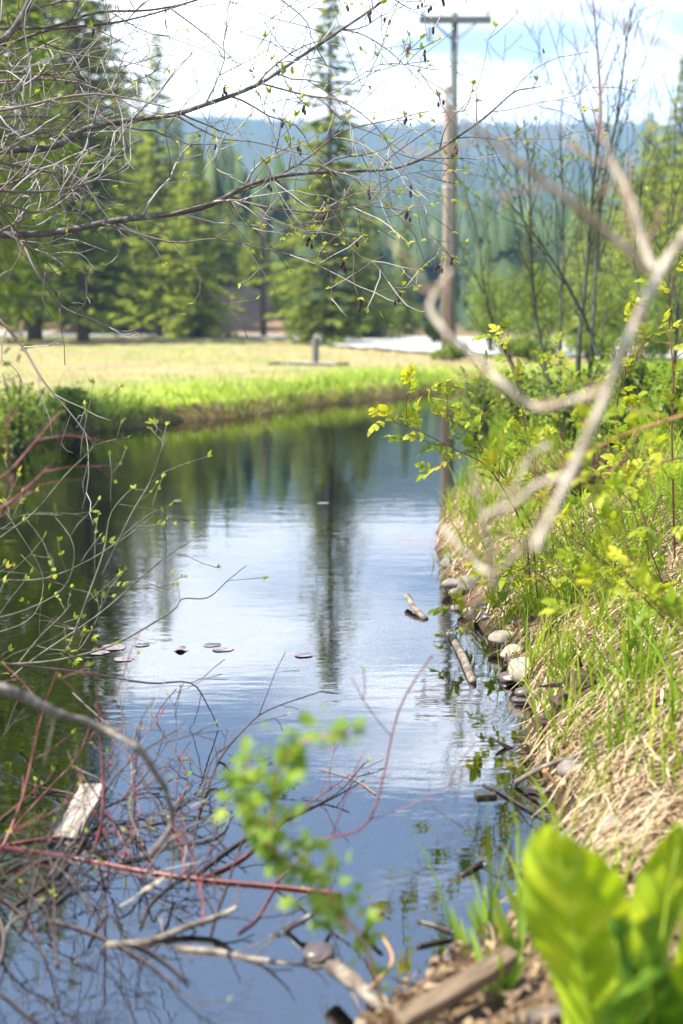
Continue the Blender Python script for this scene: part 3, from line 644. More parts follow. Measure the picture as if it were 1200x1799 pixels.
# ------------------------------------------------------------------ utility poles, post and timber
def box(g, c, ex, ey, ez, hx, hy, hz_, tone=0.5):
    c = Vector(c); ex, ey, ez = Vector(ex).normalized(), Vector(ey).normalized(), Vector(ez).normalized()
    v = [c + ex * hx * a + ey * hy * b + ez * hz_ * d for a in (-1, 1) for b in (-1, 1) for d in (-1, 1)]
    g.add(v, [(0, 1, 3, 2), (4, 6, 7, 5), (0, 4, 5, 1), (2, 3, 7, 6), (0, 2, 6, 4), (1, 5, 7, 3)], tone)
def utility_pole():
    Y = 39.0; top = P(799, 22, Y); x = top.x; z0 = hz(x, Y)
    root = thing('utility_pole', 'slim grey utility pole with a wide wooden crossarm against the sky', 'pole', (x, Y, z0))
    g = Geo(); g.tube([(x, Y, z0 - .3), (x, Y, z0 + 3), (x, Y, z0 + 6), (x, Y, top.z)], [0.125, 0.115, 0.10, 0.085], 14); part('pole', g, M_pole_t, root)
    az = P(799, 37, Y).z; a0 = P(736, 37, Y).x; a1 = P(862, 37, Y).x; cx = (a0 + a1) / 2
    g = Geo(); box(g, (cx, Y - 0.15, az), (1, 0, 0), (0, 1, 0), (0, 0, 1), (a1 - a0) / 2, 0.055, 0.085); cr = part('crossarm', g, M_pole_t, root, shade=False)
    g = Geo(); g.tube([(x, Y - .22, az), (x, Y + .12, az)], [0.018, 0.018], 6); part('bolt', g, M_galv, cr)
    for s in (-1, 1):
        g = Geo(); p0 = Vector((x, Y - 0.12, az - 0.55)); p1 = Vector((x + s * 0.55, Y - 0.12, az - 0.085)); d = (p1 - p0)
        box(g, (p0 + p1) / 2, d, (0, 1, 0), d.cross(Vector((0, 1, 0))), d.length / 2, 0.012, 0.03); part('brace', g, M_galv if s > 0 else M_pole_t, root, shade=False)  # right brace paler, left darker: sunlight and shade put into their materials
    ix = P(754, 60, Y).x; g = Geo()
    pr = [(0.0, .012), (-.10, .012), (-.10, .05), (-.16, .075), (-.17, .03), (-.22, .03), (-.28, .075), (-.29, .03), (-.34, .03), (-.40, .075), (-.41, .03), (-.5, .02)]
    g.tube([(ix, Y - .15, az - .085 + a) for a, r in pr], [r for a, r in pr], 12); part('insulator', g, M_glassy, root)
    for px in (742, 856):
        g = Geo(); qx = P(px, 37, Y).x; pr = [(0, .02), (.06, .02), (.06, .045), (.10, .05), (.12, .03), (.15, .04), (.17, .02)]
        g.tube([(qx, Y - .15, az + .085 + a) for a, r in pr], [r for a, r in pr], 10); part('pin_insulator', g, M_glassy, root)
utility_pole()
Y = 37.6; t = P(787, 152, Y); x = t.x; z0 = hz(x, Y)
root = thing('pole_stub', 'thick reddish brown wooden pole standing close against the slim utility pole', 'pole', (x, Y, z0))
g = Geo(); g.tube([(x, Y, z0 - .3), (x, Y, z0 + 3), (x, Y, t.z - .02), (x, Y, t.z)], [0.104, 0.10, 0.094, 0.086], 14); part('pole', g, M_pole_b, root)
g = Geo(); g.tube([(x, Y, z0 + 4.4), (x, Y, z0 + 4.46)], [0.108, 0.108], 14); part('band', g, M_galv, root)
g = Geo(); box(g, (x + .02, Y - .15, t.z - .35), (1, 0, 0), (0, 1, 0), (0, 0, 1), .09, .012, .14); part('plate', g, M_galv, root, shade=False)
Y = 83.0; t = P(462, 372, Y); z0 = hz(t.x, Y)
g = Geo(); g.tube([(t.x, Y, z0 - .3), (t.x, Y, z0 + 3), (t.x, Y, t.z)], [0.19, 0.17, 0.13], 12)
solo('wooden_pole', g, M_trunk, (t.x, Y, z0), 'bare dark brown pole in front of the brown slope behind the field', 'pole')
Y = 33.0; t = P(554, 592, Y); z0 = hz(t.x, Y)
g = Geo()
for (zz, h) in ((z0 - .2, 0.055), (z0 + .3, 0.055), (t.z - .03, 0.055), (t.z, 0.035)): pass
g.tube([(t.x, Y, z0 - .2), (t.x, Y, z0 + .3), (t.x + .01, Y, t.z - .04), (t.x + .01, Y, t.z)], [0.085, 0.08, 0.078, 0.05], 4)
solo('fence_post', g, M_post, (t.x, Y, z0), 'short grey wooden post standing alone at the edge of the field', 'post', shade=False)
a, b_ = P(472, 645, 33.5), P(612, 647, 32.6); g = Geo()
for k in range(1): g.tube([Vector((a.x + (b_.x - a.x) * i / 6, a.y + (b_.y - a.y) * i / 6, hz(a.x + (b_.x - a.x) * i / 6, a.y + (b_.y - a.y) * i / 6) + 0.03)) for i in range(7)], [0.035, .04, .04, .04, .036, .036, .03], 8, rough=0.06)
solo('fallen_timber', g, M_wet, (a.x, a.y, hz(a.x, a.y)), 'low dark timber lying in the grass at the foot of the short post', 'log')

# ------------------------------------------------------------------ grass and thatch (nobody could count it)
def blades(x, y, z, h, w, lean, az, tone, seg=3, curve=1.6):
    n = len(x); u = np.stack([np.cos(az), np.sin(az)], 1); pa = rng.uniform(0, 6.283, n); sx = np.stack([np.cos(pa), np.sin(pa)], 1)
    rows = []
    for i in range(seg + 1):
        t = i / seg; hor = lean * h * t ** curve; up = h * (t - 0.35 * np.minimum(lean, 1.4) * t ** 2.2); ww = w * (1 - t) ** 0.6 * 0.5 if i < seg else w * 0.02
        cx = x + u[:, 0] * hor; cy = y + u[:, 1] * hor; cz = z + up
        rows.append(np.stack([cx - sx[:, 0] * ww, cy - sx[:, 1] * ww, cz], 1)); rows.append(np.stack([cx + sx[:, 0] * ww, cy + sx[:, 1] * ww, cz], 1))
    V_ = np.stack(rows, 1).reshape(-1, 3); k = 2 * (seg + 1); b0 = np.arange(n) * k
    F_ = np.concatenate([np.stack([b0 + 2 * i, b0 + 2 * i + 1, b0 + 2 * i + 3, b0 + 2 * i + 2], 1) for i in range(seg)])
    return V_, F_, np.repeat(tone, k)
def stuffmesh(name, arrs, mat, label, cat):
    o = 0; Vs, Fs, Ts = [], [], []
    for V_, F_, t_ in arrs: Vs.append(V_); Fs.append(F_ + o); Ts.append(t_); o += len(V_)
    ob = obj(name, mesh_np(name, np.concatenate(Vs), np.concatenate(Fs), np.concatenate(Ts)), mat); tag(ob, label, cat, kind='stuff'); return ob
def scatter(n, x0, x1, y0, y1, cond):
    x = rng.uniform(x0, x1, n); y = rng.uniform(y0, y1, n); d = sdist(x, y); k = cond(x, y, d); return x[k], y[k], d[k]

# green tufts on the right bank
tx, ty, td = scatter(3500, 0.2, 4.5, 3.0, 15, lambda x, y, d: (d > 0.06) & (d < 2.6) & (x > 0) & (fbm(x, y, 2.1, 3, 12) > -0.22 + 0.30 * np.exp(-d * 3)))
xs_, ys_, hs_, az_, tn_ = [], [], [], [], []
for x, y, d in zip(tx, ty, td):
    k = int(rng.integers(7, 20)); r = rng.uniform(0.02, 0.07); hh = rng.uniform(0.14, 0.38)
    xs_.append(x + rng.normal(0, r, k)); ys_.append(y + rng.normal(0, r, k)); hs_.append(hh * rng.uniform(0.45, 1.15, k)); az_.append(rng.uniform(0, 6.283, k)); tn_.append(np.clip(rng.normal(0.25 + 0.5 * rng.random(), 0.16, k), 0, 1))
xs_, ys_, hs_, az_, tn_ = map(np.concatenate, (xs_, ys_, hs_, az_, tn_))
near_green = blades(xs_, ys_, Hh(xs_, ys_) - 0.01, hs_, rng.uniform(0.005, 0.012, len(xs_)), rng.uniform(0.1, 0.9, len(xs_)), az_, tn_, 4)
x, y, d = scatter(16000, 0.3, 6, 9, 22, lambda x, y, d: (d > 0.02) & (d < 4) & (x > 0))
mid_green = blades(x, y, Hh(x, y), rng.uniform(0.10, 0.36, len(x)), rng.uniform(0.008, 0.016, len(x)), rng.uniform(0.1, 0.9, len(x)), rng.uniform(0, 6.28, len(x)), np.clip(rng.normal(0.45, 0.2, len(x)), 0, 1))
stuffmesh('grass', [near_green, mid_green], M_grass, 'fresh green grass growing in tufts through the straw on the right bank', 'grass')
# dry thatch lying down the slope
x, y, d = scatter(90000, -0.1, 3.6, 1.7, 11, lambda x, y, d: (d > 0.03) & (d < 2.2) & (x > -0.1) & (rng.random(len(x)) < 1.4 / (1 + 0.16 * y) * (0.02 + 0.98 * sstep(3.1, 3.9, y))))
n_ = len(x); az = np.where(rng.random(n_) < 0.35, np.pi + rng.normal(0, 0.9, n_), rng.uniform(0, 6.283, n_))
def strands(x, y, az, L, w, lift, tone, seg=4):
    n = len(x); rows = []; bend = rng.normal(0, 0.5, n); pa = az + np.pi / 2
    lift1 = rng.uniform(0.0, 1, n) ** 2 * lift
    for i in range(seg + 1):
        t = i / seg; a = az + bend * t; cx = x + np.cos(a) * L * t; cy = y + np.sin(a) * L * t
        cz = np.maximum(Hh(cx, cy), 0.0) + 0.006 + lift1 * np.sin(np.pi * min(1, t * 0.9 + 0.08)); ww = w * (0.5 if i < seg else 0.15)
        up = rng.uniform(-0.7, 0.7, n) * ww
        rows.append(np.stack([cx - np.cos(pa) * ww, cy - np.sin(pa) * ww, cz - up * 0], 1)); rows.append(np.stack([cx + np.cos(pa) * ww, cy + np.sin(pa) * ww, cz + np.abs(up)], 1))
    V_ = np.stack(rows, 1).reshape(-1, 3); k = 2 * (seg + 1); b0 = np.arange(n) * k
    F_ = np.concatenate([np.stack([b0 + 2 * i, b0 + 2 * i + 1, b0 + 2 * i + 3, b0 + 2 * i + 2], 1) for i in range(seg)])
    return V_, F_, np.repeat(tone, k)
Ls = rng.uniform(0.06, 0.30, n_); STXY = [W(a, b + c) for (a, b, c) in ((888, 1118, 8), (906, 1142, 8), (932, 1168, 18), (906, 1198, 5), (800, 1022, 10), (828, 1052, 14), (852, 1078, 10), (790, 985, 8))]
ok = (sdist(x + np.cos(az) * Ls, y + np.sin(az) * Ls) > -0.03 + 0.05 * rng.random(n_))
for w in STXY: ok &= ((x - w.x) ** 2 + (y - w.y - .04) ** 2 > .008) & ((x + np.cos(az) * Ls * .8 - w.x) ** 2 + (y + np.sin(az) * Ls * .8 - w.y - .03) ** 2 > .008)
x, y, az, Ls = x[ok], y[ok], az[ok], Ls[ok]; n_ = len(x)
th = strands(x, y, az, Ls, rng.uniform(0.003, 0.0075, n_), 0.06, np.clip(rng.normal(0.52, 0.24, n_), 0, 1))
# sheaves of long straw hanging over the water's edge
hx, hy = [], []
for (px, py) in [(1050, 1400), (1030, 1270), (1090, 1380), (1100, 1480), (1060, 1250), (1120, 1330)]:
    w = W(px, py, 0.14); k = 110; hx.append(w.x + rng.normal(0, .09, k)); hy.append(w.y + rng.normal(0, .09, k))
hx, hy = np.concatenate(hx), np.concatenate(hy); keep = sdist(hx - .2, hy - .06) > -.04; hx, hy = hx[keep], hy[keep]; k = len(hx)
th2 = strands(hx, hy, np.pi * 1.1 + rng.normal(0, 0.35, k), rng.uniform(0.12, 0.30, k), rng.uniform(0.003, 0.006, k), 0.08, np.clip(rng.normal(0.62, 0.2, k), 0, 1), 6)
stuffmesh('straw', [th, th2], M_straw, 'dry matted straw and dead grass covering the right bank', 'straw')
# dead leaves and weed on the bed of the shallows
x, y, d = scatter(26000, -2.4, 2.2, 2.0, 7.5, lambda x, y, d: ((d < -0.02) & (fbm(x, y, 3.1, 3, 41) > -0.1)) | ((d > 0) & (d < 1.0) & (y < 3.4)) | ((d > 0) & (x > 0) & (fbm(x, y, 4.0, 3, 44) > 0.1)))
n_ = len(x); lit = strands(x, y, rng.uniform(0, 6.28, n_), rng.uniform(0.015, 0.05, n_), rng.uniform(0.004, 0.014, n_), 0.01, np.clip(rng.normal(0.18, 0.15, n_) + .2 * (rng.random(n_) > .85), 0, 1), 2)
lit[0][:, 2] = Hh(lit[0][:, 0], lit[0][:, 1]) + 0.006 + rng.uniform(0, .03, len(lit[0]))
stuffmesh('leaf_litter', [lit], M_straw, 'brown dead leaves lying on the bed of the shallows', 'leaf litter')
# turf on the far bank: long fringe at the edge, shorter behind
x, y, d = scatter(80000, -9, 14, 13, 40, lambda x, y, d: (d > 0.03) & (d < 0.5 + 3.4 * rng.random(len(x)) ** 1.5 + .5 * fbm(x, y, 1.1, 3, 51)) & ((x < 1.0) | (y > 24)))
h = (rng.uniform(0.10, 0.30, len(x)) * (1 - 0.55 * sstep(0.5, 2.5, d)) * (1 + 0.6 * np.clip(1.5 * fbm(x, y, 2.4, 3, 5), -0.9, 1.6)))
f1 = blades(x, y, Hh(x, y) - .01, h, rng.uniform(0.012, 0.03, len(x)), rng.uniform(0.2, 1.2, len(x)), rng.uniform(0, 6.28, len(x)), np.clip(rng.normal(0.5, 0.2, len(x)) + .45 * fbm(x, y, 1.3, 3, 31), 0, 1))
x, y, d = scatter(60000, -9, 10, 13, 36, lambda x, y, d: (d > -0.05) & (d < 0.3) & (fbm(x, y, 2.6, 3, 21) > -0.05) & ((x < 1.0) | (y > 24)))
f2 = blades(x, y, Hh(x, y), rng.uniform(0.2, 0.42, len(x)), rng.uniform(0.012, 0.025, len(x)), rng.uniform(0.8, 1.7, len(x)), np.where(rng.random(len(x)) < .7, -1.5 + rng.normal(0, .8, len(x)), rng.uniform(0, 6.28, len(x))), np.clip(rng.normal(0.6, 0.2, len(x)) + .6 * fbm(x, y, 2.2, 3, 33), 0, 1))
x, y, d = scatter(45000, -26, 14, 18, 88, lambda x, y, d: (d > 2.5) & (np.abs(x) < 0.3 * y + 2))
f3 = blades(x, y, Hh(x, y) - .01, rng.uniform(0.04, 0.11, len(x)), rng.uniform(0.015, 0.04, len(x)), rng.uniform(0.3, 1.2, len(x)), rng.uniform(0, 6.28, len(x)), np.clip(rng.normal(0.98, 0.10, len(x)), 0, 1), 2)
stuffmesh('turf', [f1, f2, f3], M_turf, 'bright green turf fringing the far bank in front of the dry field', 'grass')

# ------------------------------------------------------------------ bare alder reaching in from the left
def limb_part(root, px, Y, r0, r1, mat, twigs=None, name='limb', tmat=None, leaf=None, pw=1.0, sides=8, start=None, jit=0.05, catk=0.0, rough=0.05, leafp=0.3, lsize=(0.018, 0.034), tag_nodes=None, wet=False):
    pts = limb_pts(px, Y, jit=jit, wet=wet)
    if start is not None: pts = smooth([Vector(start), (Vector(start) + pts[0]) / 2 + Vector((0, 0, 0.05)), pts[0]], 4)[:-1] + pts
    rd = radii(len(pts), r0, r1, pw); g = Geo(); g.tube(pts, rd, sides, 0.3, rough)
    lb = part(name, g, mat, root); nodes = []
    if twigs:
        T = Geo(); side_twigs(T, pts, rd, nodes=nodes, **twigs); part('twigs', T, tmat or mat, lb, 'stuff')
    if leaf:
        for (p, d, tip) in nodes:
            if rnd.random() < leafp * (1.9 if tip else 1.0): place_leaf(lb, leaf, p, d + Vector((0, 0, 0.3)), rnd.uniform(*lsize))
    if catk:
        for (p, d, tip) in nodes:
            if rnd.random() < catk * .45:
                c = Geo()
                for q in range(rnd.randint(2, 4)):
                    o = p + Vector((rnd.gauss(0, .007), rnd.gauss(0, .007), -0.012 - 0.01 * q)); c.tube([o + Vector((0, 0, .010)), o + Vector((0, 0, .003)), o - Vector((0, 0, .006)), o - Vector((0, 0, .012))], [.0015, .0058, .005, .001], 6)
                    c.tube([p, o + Vector((0, 0, .009))], [.0007, .0007], 3)
                part('cones', c, M_catkin, lb)
    return lb, pts, rd, nodes
az0 = hz(-2.55, 5.8)
alder = thing('alder_tree', 'bare alder stretching long dark limbs in from the left, with buds and small cones', 'tree', (-2.55, 5.8, az0))
g = Geo(); tpts = smooth([(-2.55, 5.8, az0 - .1), (-2.45, 5.8, 1.0), (-2.3, 5.75, 2.2), (-2.2, 5.8, 3.3), (-2.25, 5.7, 4.6), (-2.1, 5.7, 5.6)], 5); g.tube(tpts, radii(len(tpts), .10, .035), 10, rough=.05); part('trunk', g, M_alder, alder)
AT = dict(Lr=(0.22, 0.58), level=2, droop=0.01, wig=0.16, rf=0.55, rmax=0.0048)
def at_trunk(z):
    q = min(tpts, key=lambda p: abs(p.z - z)); return q
limb_part(alder, [(-120, 285), (-40, 268), (40, 262), (95, 257), (150, 226), (210, 213), (300, 202), (360, 184), (450, 150), (520, 105), (600, 52), (672, 2), (740, -60)], (5.6, 6.1), .021, .004, M_alder, dict(s0=.30, s1=.98, cnt=15, **AT), tmat=M_alder_twig, leaf=LM_bud, start=at_trunk(2.3), catk=0.06, leafp=0.16, pw=.75)
limb_part(alder, [(-120, 425), (-40, 414), (60, 412), (130, 402), (200, 388), (300, 376), (370, 360), (430, 328), (500, 308), (600, 301), (690, 296), (760, 270), (800, 243), (850, 208), (900, 164), (925, 156), (952, 152)], (5.6, 5.9), .0195, .0018, M_alder, dict(s0=.30, s1=.96, cnt=17, **AT), tmat=M_alder_twig, leaf=LM_bud, start=at_trunk(1.9), catk=0.06, leafp=0.30, pw=.8)
limb_part(alder, [(300, 376), (400, 352), (470, 364), (560, 373), (640, 362), (720, 372)], (5.72, 5.5), .0055, .0014, M_alder_twig, dict(s0=.15, s1=.98, cnt=9, **AT), name='branch', leaf=LM_bud, leafp=0.42, catk=0.08)
limb_part(alder, [(380, 352), (470, 318), (540, 278), (600, 232), (690, 210), (755, 195)], (5.75, 5.9), .005, .0014, M_alder_twig, dict(s0=.2, s1=.98, cnt=9, **AT), name='branch', leaf=LM_bud, leafp=0.36, catk=0.09)
limb_part(alder, [(310, 203), (380, 240), (450, 250), (520, 268), (580, 275)], (5.75, 5.6), .0045, .0012, M_alder_twig, dict(s0=.2, s1=.98, cnt=7, **AT), name='branch', leaf=LM_bud, leafp=0.3, catk=0.06)
limb_part(alder, [(460, 147), (540, 168), (600, 178), (660, 222), (700, 280), (745, 330)], (5.85, 5.7), .0045, .0012, M_alder_twig, dict(s0=.2, s1=.98, cnt=8, **AT), name='branch', leaf=LM_bud, leafp=0.28, catk=0.10)
limb_part(alder, [(180, 392), (300, 425), (380, 420), (470, 438), (540, 452), (590, 440)], (5.7, 5.5), .0045, .0012, M_alder_twig, dict(s0=.2, s1=.98, cnt=6, **AT), name='branch', leaf=LM_bud, leafp=0.18, catk=0.05)
limb_part(alder, [(-90, 150), (-20, 85), (20, 55), (50, 5), (70, -50)], (5.5, 5.7), .016, .011, M_alder, dict(s0=.2, s1=.95, cnt=6, **AT), tmat=M_alder_twig, start=at_trunk(2.7))
limb_part(alder, [(-80, 58), (0, 50), (90, 47), (170, 22), (260, 18), (340, 2), (420, -30)], (5.5, 5.9), .009, .003, M_alder, dict(s0=.1, s1=.95, cnt=10, **AT), tmat=M_alder_twig, start=at_trunk(3.0), leaf=LM_bud, leafp=.04, catk=.03)
limb_part(alder, [(-80, 95), (10, 78), (90, 52), (200, 40), (290, 18), (360, -6), (430, -30)], (5.7, 5.6), .008, .002, M_purple, dict(s0=.1, s1=.95, cnt=11, **AT), tmat=M_purple, start=at_trunk(2.9), leaf=LM_bud, leafp=.05)
limb_part(alder, [(-80, 120), (40, 84), (130, 96), (220, 108), (290, 128)], (5.7, 5.4), .005, .0014, M_alder_twig, dict(s0=.1, s1=.95, cnt=8, **AT), start=at_trunk(2.6))
limb_part(alder, [(300, 15), (360, 60), (410, 105), (440, 150), (395, 245)][:4], (5.6, 5.5), .004, .0012, M_alder_twig, dict(s0=.1, s1=.95, cnt=5, **AT), name='branch')
# the grey lichened tangle at the left edge
for (a, b_, c, e) in [(150, 145, 195, 250), (200, 165, 190, 300), (300, 228, 235, 130), (330, 300, 305, 110), (350, 372, 340, 120), (245, 228, 190, 190), (410, 440, 450, 110), (180, 120, 90, 170), (280, 310, 350, 200), (120, 130, 110, 190), (440, 365, 335, 150), (220, 205, 210, 150), (320, 330, 290, 230)]:
    limb_part(alder, [(-60, a), (20, (a + b_) / 2 + rnd.uniform(-14, 14)), (e * .55, b_), (e, c)], (rnd.uniform(5.0, 6.4), rnd.uniform(5.0, 6.4)), .0075, .002, M_alder_twig, dict(s0=.05, s1=.95, cnt=rnd.randint(7, 10), Lr=(.18, .45), level=2, droop=.0, wig=.2, rf=.6, rmax=.0045), name='branch', leaf=LM_bud, leafp=.03)
limb_part(alder, [(-60, 390), (30, 420), (60, 470), (105, 535), (160, 560), (215, 582), (250, 575)], (5.6, 5.4), .006, .0016, M_alder_twig, dict(s0=.2, s1=.95, cnt=6, Lr=(.12, .3), level=1, wig=.2), name='branch')
limb_part(alder, [(-60, 500), (0, 562), (40, 610), (75, 668), (115, 715), (150, 760), (172, 795)], (5.4, 5.1), .0065, .0014, M_alder_twig, dict(s0=.2, s1=.95, cnt=7, Lr=(.12, .32), level=1, wig=.2), name='branch')
limb_part(alder, [(600, 52), (640, 62), (690, 95), (745, 150)], (6.05, 6.0), .004, .0012, M_alder_twig, dict(s0=.1, s1=.98, cnt=6, Lr=(.1, .28), level=1, wig=.18), name='branch', leaf=LM_bud, leafp=.2, catk=.2)
limb_part(alder, [(400, -60), (480, -10), (540, 40), (545, 88)], (5.9, 6.0), .004, .0012, M_alder_twig, dict(s0=.1, s1=.98, cnt=7, Lr=(.1, .28), level=1, wig=.18), name='branch', catk=.15)
limb_part(alder, [(620, -70), (670, -20), (720, 15), (750, 10)], (5.9, 6.0), .004, .0012, M_alder_twig, dict(s0=.1, s1=.98, cnt=5, Lr=(.1, .2), level=1, wig=.18), name='branch', catk=.3)

# ------------------------------------------------------------------ young saplings on the right bank
for i, (pxl, Y, lab) in enumerate([
    ([(968, 690), (952, 610), (938, 520), (932, 400), (930, 300), (918, 200)], 12.5, 'slender green-barked sapling beside the pond, leftmost of the leafing stems'),
    ([(1015, 700), (1018, 600), (1030, 480), (1042, 330), (1055, 200), (1050, 90), (1040, -20)], 12.0, 'tallest dark-stemmed sapling on the bank reaching the top of the photo'),
    ([(1035, 700), (1040, 600), (1048, 450), (1060, 320), (1085, 200), (1100, 80), (1115, 0)], 12.6, 'sapling with upright whips just right of the tallest one'),
    ([(985, 695), (985, 560), (990, 430), (988, 320), (985, 230), (990, 150)], 14.0, 'thin straight sapling between the leftmost and the tallest stems'),
    ([(1060, 690), (1040, 590), (985, 480), (930, 400), (890, 350)], 11.6, 'sapling stem leaning out over the pond across the others'),
    ([(925, 700), (900, 640), (870, 580), (850, 500), (840, 420), (815, 330)], 13.5, 'thin sapling leaning towards the utility pole over the water'),
    ([(1120, 690), (1128, 560), (1115, 440), (1130, 320), (1150, 260)], 13.0, 'sapling hidden behind the thick pale branch'),
    ([(1180, 680), (1190, 560), (1175, 440), (1190, 330)], 11.0, 'reddish sapling stem near the right edge above the bank')]):
    pts = limb_pts(pxl, (Y, Y + rnd.uniform(-.4, .4)), jit=.12); bx, by = pts[0].x, pts[0].y; zb = hz(bx, by)
    pts = [Vector((bx + .03, by, zb - .05))] + pts if pts[0].z > zb else pts
    root = thing('sapling', lab, 'sapling', (pts[0].x, pts[0].y, zb), 'saplings on the right bank')
    rd = radii(len(pts), .026 if i in (1, 2) else .019, .005); g = Geo(); g.tube(pts, rd, 7, rough=.04); part('trunk', g, M_sapling, root)
    T = Geo(); nodes = []; RMIN = 0.0027
    side_twigs(T, pts, rd, .22, 1.0, 19 if i in (1, 2) else 11, (.4, 1.2), 2, nodes, droop=-.10, ang=(.2, .6), wig=.06, rf=.5, rmax=.006, spawn=.3)
    part('twigs', T, M_sapling, root, 'stuff')
    g = Geo()
    for (p, d, tip) in nodes:
        for q in range(2):
            if p.z < 3.2 and rnd.random() < .75 or rnd.random() < .4:
                s = rnd.uniform(.02, .05) if p.z < 3 else rnd.uniform(.010, .024)
                v, f = blade_leaf(s, s * .5, 3, .3, .1); m3 = (d + rv(.5) + Vector((0, 0, .4))).normalized().to_track_quat('Y', 'Z').to_matrix()
                g.add([p + m3 @ a for a in v], f, rnd.random())
    part('crown', g, M_shrub if True else None, root, 'stuff')

RMIN = 0.0014
# ------------------------------------------------------------------ pale bare branch close to the camera
root = thing('bare_branch', 'thick pale forked branch crossing in front of the right bank, out of focus', 'branch', P(1290, 300, 2.01))
def pale(px, Y, r0, r1, mat=M_pale, name='limb', **k): return limb_part(root, [(a + rnd.gauss(0, 3.5), b + rnd.gauss(0, 3.5)) for a, b in px], (Y[0] * .88, Y[1] * .88), r0 * .64, r1 * .64, mat, name=name, jit=.02, rough=.16, sides=10, twigs=dict(s0=.15, s1=.9, cnt=4, Lr=(.03, .12), level=1, wig=.25, rf=.45, rmax=.003) if name == 'limb' else None, tmat=M_pale_twig, **k)
pale([(1300, 290), (1240, 360), (1195, 425), (1155, 490), (1112, 590), (1060, 695), (1015, 800), (975, 890), (945, 965)], (2.3, 1.95), .0115, .0085)
pale([(1155, 490), (1085, 425), (1000, 350), (900, 275), (835, 232), (795, 200)], (2.18, 2.0), .0105, .0038)
pale([(1152, 485), (1126, 420), (1112, 350), (1085, 295), (1058, 245)], (2.18, 2.25), .0095, .006)
pale([(1058, 250), (1048, 205), (1060, 120), (1010, 60)], (2.25, 2.3), .0045, .0016, M_pale_twig, 'twig')
pale([(1200, 100), (1130, 60), (1050, 20), (960, -10)], (2.0, 1.9), .0045, .003, M_pale_twig, 'twig')
pale([(795, 200), (755, 150), (700, 60), (640, 20)], (2.0, 1.8), .003, .001, M_pale_twig, 'twig')
pale([(1012, 205), (960, 235), (900, 245), (850, 230)], (1.9, 1.85), .0015, .001, M_pale_twig, 'twig')
pale([(1065, 690), (1000, 705), (940, 716), (885, 668), (840, 630), (790, 590), (760, 545), (763, 515), (792, 478)], (2.08, 2.3), .0085, .0065)
pale([(1000, 830), (950, 850), (900, 880), (852, 905), (856, 960), (866, 1042)], (2.02, 2.15), .007, .0055)
pale([(852, 905), (838, 865), (828, 825)], (2.12, 2.1), .005, .004, name='twig')
pale([(965, 780), (930, 800), (905, 850), (870, 892)], (2.1, 2.15), .0055, .005, name='twig')
pale([(962, 900), (905, 975), (860, 1005), (815, 965), (780, 928)], (2.1, 2.3), .006, .0045)
for (px, py) in [(1138, 228), (1176, 305), (805, 370), (718, 468), (770, 505)]:
    place_leaf(root, LM_bud, P(px, py, 1.9), (rnd.uniform(-1, 1), -.2, .4), .015)

# ------------------------------------------------------------------ rose canes on the right bank
def rose(label, canes, mat=M_cane, size=(.055, .09), every=.5, base=None, r0=.0045, max_leaf=90, name='rose_bush', group='leafing canes on the right bank', twig=3):
    p0 = limb_pts(canes[0][0], canes[0][1])[0]; bz = hz(p0.x, p0.y); root = thing(name, label, 'shrub', (p0.x, p0.y, min(p0.z, bz)), group); cnt = 0
    for (px, Y) in canes:
        pts = limb_pts(px, Y, jit=.06)
        gz = hz(pts[0].x, pts[0].y)
        if pts[0].z > gz + .02 and pts[0].z < gz + 0.6: pts = [Vector((pts[0].x + .04, pts[0].y + .03, gz - .03))] + pts
        rd = radii(len(pts), r0, .0012); g = Geo(); g.tube(pts, rd, 6, rough=.04); st = part('cane', g, mat, root)
        nodes = []
        if twig: T = Geo(); side_twigs(T, pts, rd, .25, .98, twig, (.08, .30), 1, nodes, wig=.14, rf=.6, rmax=.002); part('twigs', T, mat, st, 'stuff')
        for i in range(2, len(pts)): nodes.append((pts[i], Matrix.Rotation(rnd.choice((-1, 1)) * rnd.uniform(.5, 1.2), 3, 'Y') @ (pts[i] - pts[i - 1]).normalized(), i == len(pts) - 1))
        rnd.shuffle(nodes)
        for (p, d, tip) in nodes:
            if cnt < max_leaf and rnd.random() < every * (1.5 if tip else 1): place_leaf(st, LM_rose, p, d + rv(.25) + Vector((0, 0, .2)), rnd.uniform(*size)); cnt += 1
    return root
rose('leafing rose cane arching high over the bank towards the right edge', [([(1135, 920), (1095, 810), (1084, 730), (1090, 680), (1112, 635), (1145, 590), (1215, 568)], (5.4, 4.8)), ([(1180, 760), (1183, 660), (1176, 560), (1186, 480), (1198, 440)], (5.6, 5.4))], every=.75)
rose('leafing cane reaching out over the water with bright leaves at its tip', [([(925, 935), (885, 860), (850, 815), (800, 790), (735, 757), (664, 733)], (6.0, 5.6)), ([(935, 925), (895, 855), (862, 808), (816, 752), (762, 728)], (6.0, 5.8)), ([(950, 900), (940, 835), (922, 740), (902, 655), (868, 590)], (6.4, 6.6))], every=1.0, size=(.065, .11), max_leaf=130)
rose('orange cane with yellow leaves close to the camera at the right edge', [([(1260, 705), (1200, 730), (1100, 762), (1020, 800), (975, 822)], (3.3, 2.9))], M_cane_o, every=.9, size=(.035, .055), r0=.005, name='orange_cane', twig=4)
rose('low rose cane trailing from the grass across the stones to the water', [([(1055, 1095), (990, 1060), (930, 1058), (870, 1065), (810, 1090), (780, 1125)], (5.9, 6.2)), ([(1060, 1100), (1010, 1020), (960, 985), (905, 1005)], (5.6, 5.6))], every=1.0, r0=.003, size=(.06, .10))
